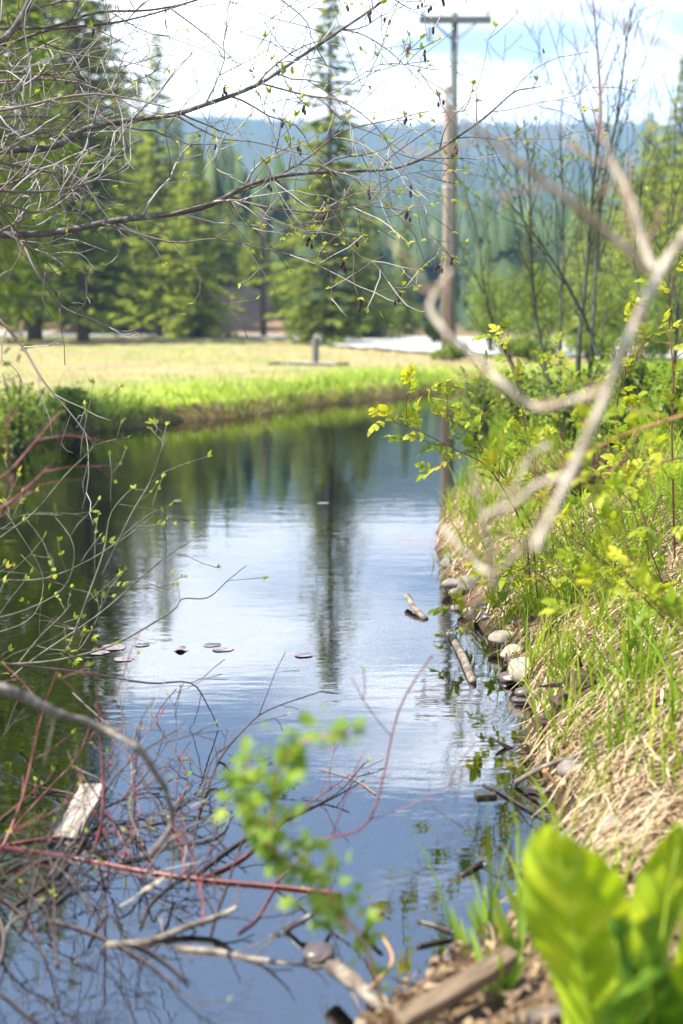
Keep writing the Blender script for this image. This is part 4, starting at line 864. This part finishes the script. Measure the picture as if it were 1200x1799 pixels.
rose('upright rose cane among the grass in the middle of the bank', [([(1180, 1075), (1150, 985), (1120, 920), (1100, 850), (1085, 800)], (5.0, 4.9)), ([(1190, 1110), (1120, 1040), (1060, 985), (1010, 965)], (4.6, 4.4))], every=.85, size=(.06, .09), r0=.0035)
rose('yellow-leaved cane drooping over the grass near the right edge', [([(1215, 1110), (1160, 1070), (1120, 1035), (1080, 1030)], (3.6, 3.5)), ([(1230, 800), (1170, 810), (1130, 830), (1110, 850)], (4.4, 4.2))], every=1.0, size=(.05, .08), r0=.003)
rose('yellow-green cane spreading over the grass above the large rounded stone', [([(1010, 1120), (985, 1050), (950, 1010), (900, 1000), (860, 1020)], (5.7, 5.7)), ([(1010, 1115), (1035, 1040), (1060, 985), (1080, 960)], (5.6, 5.5)), ([(1030, 1110), (1080, 1080), (1130, 1060), (1170, 1085)], (5.2, 5.0))], every=1.0, size=(.06, .10), r0=.003)
rose('dark nearly leafless cane curling down from the stones into the water', [([(955, 1195), (920, 1212), (890, 1222), (860, 1195), (835, 1160), (815, 1112)], (5.3, 5.9))], every=.12, r0=.0028, twig=1, size=(.025, .04))
rose('leafy cane behind the pale branch above the far end of the bank', [([(1000, 880), (960, 790), (900, 720), (850, 690), (790, 735)], (8.0, 8.3)), ([(1060, 820), (1020, 730), (1000, 650), (960, 640)], (8.5, 8.5)), ([(1010, 860), (985, 760), (990, 690), (1050, 660)], (9, 9))], every=.8, size=(.05, .085))

# ------------------------------------------------------------------ shrubs rooted off the left edge, hanging over the water
BT = dict(Lr=(.08, .28), level=1, wig=.14, rf=.55, rmax=.0028)
wl_root = (-1.95, 4.9, hz(-1.95, 4.9))
root = thing('budding_shrub', 'grey-green shrub with opening buds leaning from the left over the water', 'shrub', wl_root)
for px, Y, r in [
    ([(-80, 1175), (0, 1168), (100, 1160), (200, 1132), (300, 1075), (320, 1052), (365, 1050), (400, 1020), (432, 994)], (4.7, 4.9), .006),
    ([(20, 1190), (70, 1150), (170, 1082), (240, 1022), (290, 980), (340, 948)], (4.8, 4.9), .004),
    ([(120, 1140), (150, 1060), (182, 970), (196, 900), (240, 850)], (4.7, 4.8), .004),
    ([(-60, 1030), (0, 1020), (80, 1016), (160, 982), (240, 930), (268, 905)], (4.6, 4.8), .004),
    ([(-60, 1000), (0, 945), (60, 900), (115, 835), (160, 790), (168, 768)], (4.5, 4.6), .0035),
    ([(180, 1010), (230, 905), (262, 850), (282, 795), (292, 770)], (4.6, 4.6), .003),
    ([(-60, 1090), (20, 1080), (110, 1035), (130, 960), (90, 900)], (4.4, 4.5), .0035),
    ([(-60, 1110), (0, 1110), (60, 1080), (75, 1010), (30, 930), (10, 900)], (4.9, 5.0), .0035),
    ([(-60, 930), (0, 930), (40, 905), (110, 905)], (4.7, 4.6), .003),
    ([(30, 1170), (70, 1120), (110, 1080), (125, 1060)], (5.0, 5.0), .005)]:
    limb_part(root, px, Y, r * 1.05, .0014, M_green, dict(s0=.2, s1=.98, cnt=5, **BT), name='stem', leaf=LM_bud, leafp=.5, lsize=(.016, .03), start=wl_root if px[0][0] <= -60 else None, sides=6)
dg_root = (-1.95, 3.4, hz(-1.95, 3.4))
DWS = []
root = thing('dogwood_shrub', 'tangle of red dogwood stems over the water at the lower left', 'shrub', dg_root)
for px, Y, r, m_ in [
    ([(-100, 1480), (0, 1490), (120, 1506), (250, 1530), (360, 1545), (480, 1556), (600, 1570)], (3.05, 3.2), .0075, M_red),
    ([(-100, 880), (0, 840), (50, 790), (106, 722)], (3.0, 3.1), .0045, M_red),
    ([(-100, 930), (0, 893), (50, 855), (96, 808)], (3.0, 3.0), .0048, M_red),
    ([(-100, 1510), (0, 1486), (100, 1470), (200, 1460), (300, 1440), (380, 1405)], (3.3, 3.4), .0038, M_red),
    ([(165, 1495), (180, 1430), (178, 1330), (170, 1200)], (3.2, 3.1), .0038, M_red),
    ([(0, 1500), (40, 1400), (70, 1270), (100, 1180)], (3.1, 3.1), .0030, M_red),
    ([(215, 1510), (235, 1440), (238, 1350), (250, 1260)], (3.4, 3.4), .0028, M_red),
    ([(360, 1540), (430, 1505), (500, 1440), (560, 1400), (615, 1360)], (3.3, 3.5), .0032, M_red),
    ([(325, 1540), (318, 1480), (300, 1430), (340, 1370)], (3.3, 3.4), .0035, M_red),
    ([(200, 1490), (230, 1510), (190, 1430), (140, 1350)], (3.2, 3.1), .0025, M_red),
    ([(480, 1556), (560, 1480), (650, 1440), (700, 1250), (760, 1150)], (3.1, 2.6), .0022, M_red),
    ([(-100, 1150), (0, 1165), (150, 1182), (260, 1200), (335, 1200), (365, 1240), (383, 1277)], (3.9, 4.2), .0042, M_purple),
    ([(360, 1400), (385, 1335), (425, 1285), (470, 1248), (570, 1213)], (3.9, 4.0), .0034, M_purple),
    ([(300, 1440), (330, 1370), (300, 1310), (275, 1260), (310, 1210)], (3.8, 3.9), .0026, M_purple),
    ([(-60, 1330), (60, 1380), (140, 1400), (230, 1470), (280, 1530)], (3.6, 3.5), .0034, M_purple),
    ([(-60, 1540), (20, 1590), (60, 1640), (80, 1690)], (3.0, 3.0), .0036, M_purple),
    ([(340, 1540), (420, 1480), (480, 1450), (590, 1395), (640, 1340)], (3.6, 3.7), .0030, M_purple),
    ([(330, 1560), (345, 1450), (370, 1340), (400, 1310)], (3.7, 3.7), .003, M_purple),
    ([(100, 1490), (140, 1440), (220, 1400), (270, 1340), (290, 1280)], (3.7, 3.7), .003, M_purple),
    ([(270, 1490), (380, 1470), (400, 1430), (350, 1420)], (3.5, 3.6), .0025, M_green)]:
    DWS.append((px, Y, r, m_))
for q in range(11):
    x0 = rnd.uniform(-60, 420); y0 = rnd.uniform(1430, 1660); L = rnd.uniform(120, 300); a = rnd.uniform(-.2, 1.9); bend = rnd.gauss(0, .7); px = [(x0, y0)]
    for k in range(4): a += bend / 4 + rnd.gauss(0, .15); px.append((px[-1][0] + L / 4 * math.cos(a), px[-1][1] - L / 4 * math.sin(a)))
    Y0 = rnd.uniform(3.0, 4.0); DWS.append((px, (Y0, Y0 + rnd.uniform(-.2, .3)), rnd.uniform(.0018, .0032), rnd.choice((M_red, M_purple, M_purple, M_purple, M_purple, M_wet, M_alder_twig))))
for q in range(16):
    x0 = rnd.uniform(-60, 330); y0 = rnd.uniform(1480, 1760); L = rnd.uniform(120, 280); a = rnd.uniform(-.1, 2.0); bend = rnd.gauss(0, .8); px = [(x0, y0)]
    for k in range(4): a += bend / 4 + rnd.gauss(0, .2); px.append((px[-1][0] + L / 4 * math.cos(a), px[-1][1] - L / 4 * math.sin(a)))
    Y0 = rnd.uniform(2.7, 3.5); DWS.append((px, (Y0, Y0 + rnd.uniform(-.2, .2)), rnd.uniform(.0018, .0034), rnd.choice((M_wet, M_wet, M_purple, M_alder_twig))))
for px, Y, r, m_ in DWS:
    limb_part(root, px, (Y[0] + .45, Y[1] + .55), r * 1.4, .0018 if r < .006 else .004, m_, dict(s0=.1, s1=.98, cnt=5, Lr=(.06, .30), level=1, wig=.16, rf=.55, rmax=.0024), name='stem', leaf=LM_bud, leafp=.10, lsize=(.010, .02), start=dg_root if px[0][0] <= -60 else None, sides=7, wet=True)
root = thing('lichened_branch', 'rough grey dead branch arching from the left edge down into the red stems', 'branch', P(-120, 1190, 2.7))
limb_part(root, [(-120, 1190), (0, 1210), (60, 1232), (110, 1255), (180, 1280), (235, 1308), (270, 1352), (295, 1400), (300, 1450), (262, 1500)], (2.7, 3.0), .0105, .0045, M_grey, dict(s0=.3, s1=.98, cnt=5, Lr=(.06, .2), level=1, wig=.2, rf=.4, rmax=.0025), name='limb', rough=.34, sides=9)

# ------------------------------------------------------------------ leafy sprig close to the camera
sb = W(650, 1740, .02); root = thing('leafy_sprig', 'out of focus leafy green sprig hanging over the water at the bottom centre', 'shrub', P(690, 1840, 2.35))
for px, Y in [([(690, 1840), (640, 1660), (580, 1590), (520, 1530), (470, 1480), (440, 1430), (425, 1380), (440, 1330)], (1.95, 1.75)), ([(470, 1480), (480, 1420), (490, 1350), (530, 1305), (610, 1285)], (1.78, 1.72)), ([(610, 1640), (575, 1560), (520, 1500)], (1.9, 1.85))]:
    pts = limb_pts(px, (Y[0] + .4, Y[1] + .4), jit=.03, m=6); g = Geo(); rd = radii(len(pts), .004, .0016); g.tube(pts, rd, 7); st = part('stem', g, M_cane_o, root)
    for i in range(4, len(pts)):
        for q in range(4):
            if rnd.random() < .85: place_leaf(st, LM_sprig, pts[i] + rv(.019), (pts[i] - pts[i - 1]).normalized() * .4 + rv(.8), rnd.uniform(.020, .034))

# ------------------------------------------------------------------ skunk cabbage
def cabbage_leaf(L, Wd, back, wave, seed):
    q = random.Random(seed); nl, nw = 44, 14; V_, F_, vein = [], [], []
    for i in range(nl + 1):
        t = i / nl; w = Wd * .5 * (0.16 + 0.84 * sstep(0.02, 0.55, t)) * math.sqrt(max(0.004, 1 - max(0, (t - .68) / .32) ** 2.4)) * (1 + .05 * math.sin(9 * t + seed))
        for j in range(nw + 1):
            u = j / nw * 2 - 1; x = u * w; z = (abs(u) ** 1.3) * w * .55 * (1 - .75 * t) + wave * math.sin(6.5 * t * 2 + seed + 2 * u) * abs(u) ** 1.5
            y = L * t; rib = math.sin((t * 1.0 - abs(u) * .16) * 60); z += 0.0035 * rib * abs(u) ** .3 * (1 - t * .4)
            a = back * t * t; V_.append((x, y * math.cos(a * .5) - z * math.sin(a * .3), z - L * .5 * a * t)); vein.append(.5 + .5 * rib)
    for i in range(nl):
        for j in range(nw): a = i * (nw + 1) + j; F_.append((a, a + 1, a + nw + 2, a + nw + 1))
    me = mesh_np('leaf', V_, F_); at_ = me.attributes.new('vein', 'FLOAT', 'POINT'); at_.data.foreach_set('value', np.array(vein, dtype=np.float32))
    g = Geo(); k = 10; g.tube([(0, L * .93 * i / k * math.cos(back * (i / k) ** 2 * .5), -L * .5 * back * (i / k) ** 3 - .004) for i in range(k + 1)], radii(k + 1, .006, .001), 6)
    return me, geo_mesh('midrib', g)
bpos = P(1105, 1900, 2.1); bpos.z = hz(bpos.x, bpos.y); root = thing('skunk_cabbage', 'big upright yellow-green leaves of a skunk cabbage at the lower right corner', 'plant', bpos)
for i, (tx_, ty_, Yt, bx_, wd, face, back) in enumerate([(985, 1452, 2.02, 1055, .155, (-.45, -1, .2), .10), (1165, 1452, 2.25, 1145, .09, (.45, -1, .3), .15), (1085, 1580, 2.35, 1095, .075, (.3, -.9, .3), .1), (1250, 1490, 2.05, 1190, .11, (.4, -1, .4), .25), (1175, 1590, 1.92, 1160, .085, (-.7, -.8, .4), .2), (1255, 1660, 1.85, 1150, .15, (.3, -.7, .8), .5), (1110, 1620, 1.98, 1110, .06, (-1, -.2, .2), .1), (1060, 1660, 1.9, 1090, .08, (.5, -.8, .3), .3)]):
    tip = P(tx_, ty_, Yt); b0 = bpos + Vector(((bx_ - 1085) * .0005, rnd.uniform(-.03, .03), -.02)); d = tip - b0
    me, rb = cabbage_leaf(d.length * 1.03, wd, back, .014 + .008 * rnd.random(), i * 2.1)
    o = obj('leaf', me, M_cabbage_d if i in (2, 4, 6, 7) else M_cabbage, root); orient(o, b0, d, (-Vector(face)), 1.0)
    obj('midrib', rb, M_cabbage_rib, o)

# ------------------------------------------------------------------ stones
def stone_geo(rx, ry, rz, seed, sub=3):
    q = random.Random(seed); bm = bmesh.new(); bmesh.ops.create_icosphere(bm, subdivisions=sub, radius=1)
    ph = [q.uniform(0, 6.28) for _ in range(9)]; pl = [Vector((q.gauss(0, 1), q.gauss(0, 1), q.gauss(0, .7))).normalized() for _ in range(7)]
    for v in bm.verts:
        c = v.co.copy()
        for p in pl:
            e = c.dot(p) - .80
            if e > 0: c -= p * e * .75
        n_ = .06 * math.sin(3 * c.x + ph[0]) + .05 * math.sin(4 * c.y + ph[1]) + .05 * math.sin(4.5 * c.z + ph[2]) + .018 * math.sin(11 * c.x + ph[3]) * math.sin(12 * c.y + ph[4]); c *= 1 + n_
        v.co = Vector((c.x * rx, c.y * ry, c.z * rz))
    me = bpy.data.meshes.new('stone'); bm.to_mesh(me); bm.free(); me.polygons.foreach_set('use_smooth', np.ones(len(me.polygons), dtype=bool)); return me
ST = [(888, 1118, 66, 24, M_stone, 'flat pale stone at the water edge below the low rose cane'), (906, 1142, 56, 24, M_stone, 'flat pale stone second down the row at the water edge'),
      (932, 1168, 76, 48, M_stone, 'large rounded pale stone at the water edge below the flat ones'), (906, 1198, 40, 14, M_stone, 'small thin pale stone lying wet at the water edge'),
      (948, 1140, 40, 22, M_stone, 'small pale stone tucked behind the large rounded one'), (1010, 1345, 64, 48, M_stone_g, 'squarish grey stone under the straw beside the rotten wood'),
      (1078, 1442, 46, 32, M_stone_g, 'small rounded grey stone on the straw behind the big green leaves'), (1105, 1180, 66, 46, M_stone, 'whitish stone half hidden in the grass of the bank'),
      (800, 1022, 46, 26, M_stone_g, 'grey stone at the far end of the stony water edge'), (828, 1052, 54, 34, M_stone_g, 'grey boulder at the bend of the shore by the pale hanging twig'),
      (852, 1078, 48, 26, M_stone_g, 'low grey stone between the bend of the shore and the flat pale ones'), (790, 985, 40, 22, M_stone_g, 'small grey stone under the green clump where the bank begins'),
      (872, 1050, 36, 24, M_stone, 'small pale stone above the shore under the yellow leaves'), (1040, 1235, 44, 26, M_stone_g, 'grey stone lying in the straw above the rotten wood'), (562, 1672, 70, 36, M_stone_w, 'wet brown stone in the shallows behind the leafy sprig'),
      (1000, 1462, 34, 18, M_stone_g, 'small dark stone at the water edge below the squarish grey one'), (1035, 1478, 30, 18, M_stone_w, 'small wet stone beside the big green leaves'), (915, 1228, 34, 12, M_stone_w, 'flat wet stone at the water line above the rotten wood')]
for i, (px, py, w, h, mt, lab) in enumerate(ST):
    p = W(px, py + h * .4, 0)
    for _ in range(14):
        p = W(px, py + h * .4, max(0, hz(p.x, p.y)))
    rx = w / FPX * p.y / 2; rz = h / FPX * p.y / 2 * 1.05
    o = obj('stone', stone_geo(rx, rx * rnd.uniform(.75, 1.0), rz, i + 3), mt, None, (p.x, p.y + rx * .5, max(0, hz(p.x, p.y + rx * .5)) + rz * .22)); o.rotation_euler = (rnd.uniform(-.1, .1), rnd.uniform(-.1, .1), rnd.uniform(-.5, .5))
    tag(o, lab, 'stone', 'stones along the shore')

for i in range(16):
    py = 1000 + 250 * (i + rnd.random()) / 16; k = min(range(len(CH)), key=lambda q: abs(W(760, py).y - CH[q][1]) + (0 if CH[q][0] > 0 else 9)); c = Vector((0, W(760, py).y, 0))
    xx = np.linspace(0, 1.6, 160); dd = sdist(xx, np.full(160, c.y)); sx_ = xx[int(np.argmax(dd > rnd.uniform(-.03, .10)))]; r = rnd.uniform(.02, .05)
    o = obj('stone', stone_geo(r, r * rnd.uniform(.7, 1), r * rnd.uniform(.45, .7), 60 + i, 2), rnd.choice((M_stone, M_stone_g, M_stone_w)), None, (sx_, c.y, max(0, hz(sx_, c.y)) + r * .15)); o.rotation_euler.z = rnd.uniform(0, 6)
    tag(o, 'small stone at the water line, %s from the far end of the loose row' % ['first', 'second', 'third', 'fourth', 'fifth', 'sixth', 'seventh', 'eighth', 'ninth', 'tenth', 'eleventh', 'twelfth', 'thirteenth', 'fourteenth', 'fifteenth', 'last'][i], 'stone', 'small stones along the water line')

# ------------------------------------------------------------------ driftwood, sticks, planks
def stick(name, px, r, mat, label, cat='stick', z=None, Y=None, rough=.12, group=None, twigs=0, taper=.5, sides=8):
    """lying on the water (z given) or at depth Y"""
    pts = smooth([W(a, b_, zz) for (a, b_), zz in zip(px, z if isinstance(z, (list, tuple)) else [z] * len(px))], 4) if Y is None else limb_pts(px, Y)
    rd = radii(len(pts), r, r * taper); g = Geo(); g.tube(pts, rd, sides, .4, rough)
    c = sum(pts, Vector()) / len(pts)
    if twigs:
        root = thing(name, label, cat, c, group); part('stem', g, mat, root); T = Geo(); side_twigs(T, pts, rd, .2, .9, twigs, (.05, .16), 1, [], wig=.2, rf=.5, rmax=.003); part('twigs', T, mat, root, 'stuff'); return root
    return solo(name, g, mat, c, label, cat, group)
DW = 'sticks floating in the pond'
stick('driftwood_log', [(790, 1112), (806, 1140), (819, 1168), (831, 1196)], .018, M_drift, 'pale peeled log end floating beside the stones', 'log', z=[.004, .007, .009, .010], taper=.9)
stick('driftwood_log', [(716, 1048), (728, 1070), (748, 1088)], .017, M_drift, 'short brown log floating in the water off the far stones', 'log', z=[.04, .02, .0], taper=.8)
stick('dead_stick', [(905, 1375), (960, 1345), (1010, 1328), (1060, 1300)], .009, M_drift, 'pale stick slanting from the straw down to the water', z=[.01, .07, .12, .2])
stick('dead_stick', [(930, 1385), (985, 1392), (1040, 1390)], .009, M_purple, 'reddish wet stick at the water edge under the squarish stone', z=[.01, .015, .03])
stick('dead_stick', [(955, 1352), (980, 1382), (996, 1408)], .007, M_cane_o, 'short orange stick leaning against the reddish wet one', z=[.09, .04, .0])
stick('dead_stick', [(850, 1380), (880, 1392), (925, 1420), (985, 1445)], .006, M_wet, 'thin dark stick floating below the wood chip', z=[.0, .005, .005, .01], twigs=3)
stick('dead_branch', [(186, 1662), (260, 1655), (330, 1628), (380, 1612), (416, 1594)], .011, M_drift, 'grey branch lying on the shallows with its end raised', 'branch', z=[-.002, .002, .015, .03, .06], twigs=5, group=DW)
stick('dead_branch', [(310, 1668), (380, 1672), (430, 1682), (500, 1692), (590, 1702)], .009, M_drift, 'mottled grey branch lying flat beneath the raised one', 'branch', z=[.0, .002, .0, .0, -.004], twigs=6, group=DW)
stick('sunken_log', [(60, 1715), (150, 1655), (220, 1605), (300, 1545)], .030, M_drift, 'thick pale log sunk just under the water at the lower left', 'log', z=[-.05, -.035, -.025, -.02], taper=.8, group=DW)
stick('dead_branch', [(200, 1672), (290, 1730), (350, 1775), (400, 1810)], .010, M_plank_b, 'brown sunken branch forking near the bottom edge, left arm', 'branch', z=[-.03, -.06, -.08, -.1], group=DW)
stick('dead_branch', [(150, 1810), (230, 1772), (300, 1735), (370, 1700), (490, 1640)], .010, M_plank_b, 'brown sunken branch crossing the forked one near the bottom edge', 'branch', z=[-.1, -.08, -.05, -.03, .0], twigs=3, group=DW)
stick('dead_branch', [(500, 1635), (530, 1618), (560, 1600), (580, 1612)], .008, M_wet, 'dark snag poking from the water beside the wet brown stone', 'branch', z=[.0, .03, .05, .02], twigs=2, group=DW)
stick('dead_stick', [(735, 1618), (770, 1628), (800, 1640)], .006, M_wet, 'upper of two short dark sticks floating off the muddy shore', z=[.002, .003, .004], group=DW)
stick('dead_stick', [(733, 1663), (765, 1655), (800, 1648)], .006, M_wet, 'lower of two short dark sticks floating off the muddy shore', z=[.002, .003, .004], group=DW)
stick('dead_branch', [(810, 1540), (830, 1525), (845, 1515), (855, 1522)], .007, M_wet, 'small dark curl of branch floating in the blue water', 'branch', z=[.0, .006, .006, .0], twigs=2, group=DW)
stick('dead_branch', [(586, 1700), (620, 1722), (650, 1750), (700, 1790)], .020, M_drift, 'knobbly grey root end at the muddy shore below the sprig', 'root', z=[.05, .06, .06, .05], twigs=3, rough=.25)
stick('dead_branch', [(640, 1640), (660, 1610), (672, 1605)], .008, M_rot, 'short broken twig standing up behind the leafy sprig', 'branch', z=[.0, .04, .05])
stick('dead_branch', [(900, 1799), (960, 1785), (1030, 1772)], .018, M_drift, 'pale root lying along the bottom edge under the big green leaves', 'root', z=[.09, .10, .10], rough=.2)
stick('dead_stick', [(640, 1745), (690, 1690), (668, 1640)], .005, M_cane_o, 'thin tan stick bent over the knobbly root', z=[.03, .09, .1])
stick('dead_stick', [(660, 1395), (620, 1368), (560, 1350)], .002, M_straw, 'thin straw floating in open water', z=[.003, .003, .003])
# rotten stump piece
w = W(955, 1335, .0); g = Geo(); pts = smooth([w + Vector((-.02, .05, -.05)), w + Vector((.05, .09, .09)), w + Vector((.13, .13, .17)), w + Vector((.22, .20, .20))], 4); pts = smooth(pts, 2); g.tube(pts, [.055 + .014 * math.sin(i * 1.1) + .01 * math.sin(i * 2.9) for i in range(len(pts))], 15, rough=.30)
for q in range(16):
    a = rnd.choice(pts) + rv(.035); g.tube([a, a + Vector((rnd.uniform(-.08, .02), rnd.uniform(-.05, .03), rnd.uniform(-.03, .05)))], [.012, .003], 4, rough=.4)
solo('rotten_stump', g, M_rot, w, 'crumbling dark rotten wood at the water edge with a pale top', 'stump', shade=False)
def plank(name, a, b_, w, t, mat, label, up=(0, 0, 1)):
    a, b_ = Vector(a), Vector(b_); d = b_ - a; L = d.length; bm = bmesh.new(); bmesh.ops.create_cube(bm, size=1)
    bmesh.ops.scale(bm, vec=(w, L, t), verts=bm.verts); bmesh.ops.subdivide_edges(bm, edges=[e for e in bm.edges if abs((e.verts[0].co - e.verts[1].co).y) > L * .5], cuts=6)
    for v in bm.verts: v.co += Vector((rnd.gauss(0, .03) * w, rnd.gauss(0, .01) * L if abs(v.co.y) > L * .49 else 0, rnd.gauss(0, .04) * t))
    bmesh.ops.bevel(bm, geom=[e for e in bm.edges], offset=t * .08, segments=1, affect='EDGES')
    me = bpy.data.meshes.new(name); bm.to_mesh(me); bm.free(); o = obj(name, me, mat); orient(o, (a + b_) / 2, d, up); tag(o, label, 'plank'); return o
plank('broken_plank', P(118, 1475, 3.72), P(165, 1380, 3.86), .085, .022, M_plank, 'pale broken plank sticking up out of the water among the red stems', (-.45, -.75, .5))
plank('old_plank', W(700, 1800, .11), W(900, 1680, .15), .036, .035, M_plank_b, 'brown squared plank lying on the muddy shore at the bottom', (.2, -.3, 1))
plank('wood_chip', W(836, 1398, .005), W(872, 1396, .005), .03, .012, M_wet, 'small dark chip of wood floating by the straw', (0, 0, 1))
# pine cone
w = W(920, 1588, .012); g = Geo()
for i in range(9):
    for j in range(7):
        t = i / 8; a = j * .898 + i * .5; r = .014 * math.sin(math.pi * (t * .8 + .15)) + .002; c = Vector((-.028 + .056 * t, r * math.cos(a), r * math.sin(a)))
        n_ = Vector((.5, math.cos(a), math.sin(a))).normalized(); s = n_.cross(Vector((1, 0, 0))).normalized()
        g.add([w + c - s * .006, w + c + n_ * .007 + Vector((.004, 0, 0)), w + c + s * .006, w + c - n_ * .004 - Vector((.004, 0, 0))], [(0, 1, 2, 3)], .5)
g.tube([w + Vector((-.03, 0, 0)), w, w + Vector((.028, 0, 0))], [.005, .011, .003], 7)
solo('pine_cone', g, M_cone, w, 'brown pine cone lying in the shallows by the muddy shore', 'pine cone')
# lily pads
for i, (px, py, w, lab) in enumerate([(318, 1141, 46, 'pinkish lily pad with a raised white rim'), (372, 1132, 44, 'lily pad overlapping another, upper of the pair'), (392, 1140, 44, 'lily pad overlapping another, lower of the pair'), (250, 1132, 40, 'lily pad just left of the white-rimmed one'), (200, 1136, 60, 'large pink lily pad under the leaning green shoots'), (175, 1146, 56, 'faint lily pad farthest to the left of the row'), (218, 1157, 50, 'lily pad nearest the camera under the green shoots'), (534, 1150, 40, 'lone lily pad at the tip of the tree reflection'), (128, 1104, 26, 'small floating leaf between the green shoots'), (568, 884, 26, 'small pale pad far out on the water'), (312, 880, 26, 'small pale floating scrap above the green shoots')]):
    p = W(px, py, .004); r = w / FPX * p.y / 2 * (.6 + .25 * ((i * 7) % 5) / 4); bm = bmesh.new(); vs_ = []; c = bm.verts.new((0, 0, 0)); k = 22
    for j in range(k + 1):
        a = .15 + (6.283 - .3) * j / k; rr = r * (1 + .09 * math.sin(2 * a + i) + .05 * math.sin(5 * a + 2 * i)); vs_.append((bm.verts.new((rr * .6 * math.cos(a), rr * .6 * math.sin(a), .001)), bm.verts.new((rr * math.cos(a), rr * math.sin(a), .0012 + .004 * max(0, math.sin(2 * a + i * 1.3)) * (2.5 if i == 0 else .12)))))
    for j in range(k): bm.faces.new((c, vs_[j][0], vs_[j + 1][0])); bm.faces.new((vs_[j][0], vs_[j][1], vs_[j + 1][1], vs_[j + 1][0]))
    me = bpy.data.meshes.new('lily_pad'); bm.to_mesh(me); bm.free(); o = obj('lily_pad', me, M_pad, None, (p.x, p.y, .001 + .0003 * i)); o.rotation_euler.z = rnd.uniform(0, 6.28); tag(o, lab, 'lily pad', 'lily pads on the pond')

# small fresh shoots on the muddy shore
for i, (px, py, n_, h, lab) in enumerate([(812, 1660, 3, .13, 'narrow green shoot standing in the shallows off the muddy shore'), (850, 1640, 5, .10, 'small leafy clump in the shallows beside the narrow shoot'), (905, 1720, 7, .16, 'bright grass clump over the end of the brown plank'), (870, 1790, 8, .12, 'grass shoots at the bottom edge in front of the plank'), (935, 1680, 5, .15, 'thin pale shoot beside the big green leaves')]):
    p = W(px, py, .03); z0 = max(-.02, hz(p.x, p.y)); root = thing('green_shoot', lab, 'plant', (p.x, p.y, z0), 'fresh shoots on the muddy shore')
    for j in range(n_):
        L = h * rnd.uniform(.6, 1.1); me = leaf_mesh('leaf', [dict(L=L, Wd=L * .13, nl=5, fold=.4, curl=rnd.uniform(.0, .5))]); o = obj('leaf', me, M_sprig, root); orient(o, (p.x + rnd.gauss(0, .015), p.y + rnd.gauss(0, .015), z0), (rnd.gauss(0, .35), rnd.gauss(0, .3), 1), (0, -1, .2))
# dead brown heather mound on the bank
w = Vector((1.32, 7.6, hz(1.32, 7.6))); g = Geo()
for i in range(900):
    a, e = rnd.uniform(0, 6.28), rnd.uniform(.15, 1.4); d = Vector((math.cos(a) * math.cos(e), math.sin(a) * math.cos(e), math.sin(e) * .8)); L = rnd.uniform(.22, .40)
    p1 = w + d * L + rv(.01); g.tube([w + d * .02, w + d * L * .6 + rv(.02), p1, p1 + rv(.02)], [.0022, .002, .0016, .0008], 3, rnd.random())
solo('dead_bush', g, M_moss, w, 'low mound of dead brown twigs on the bank below the rose canes', 'bush')
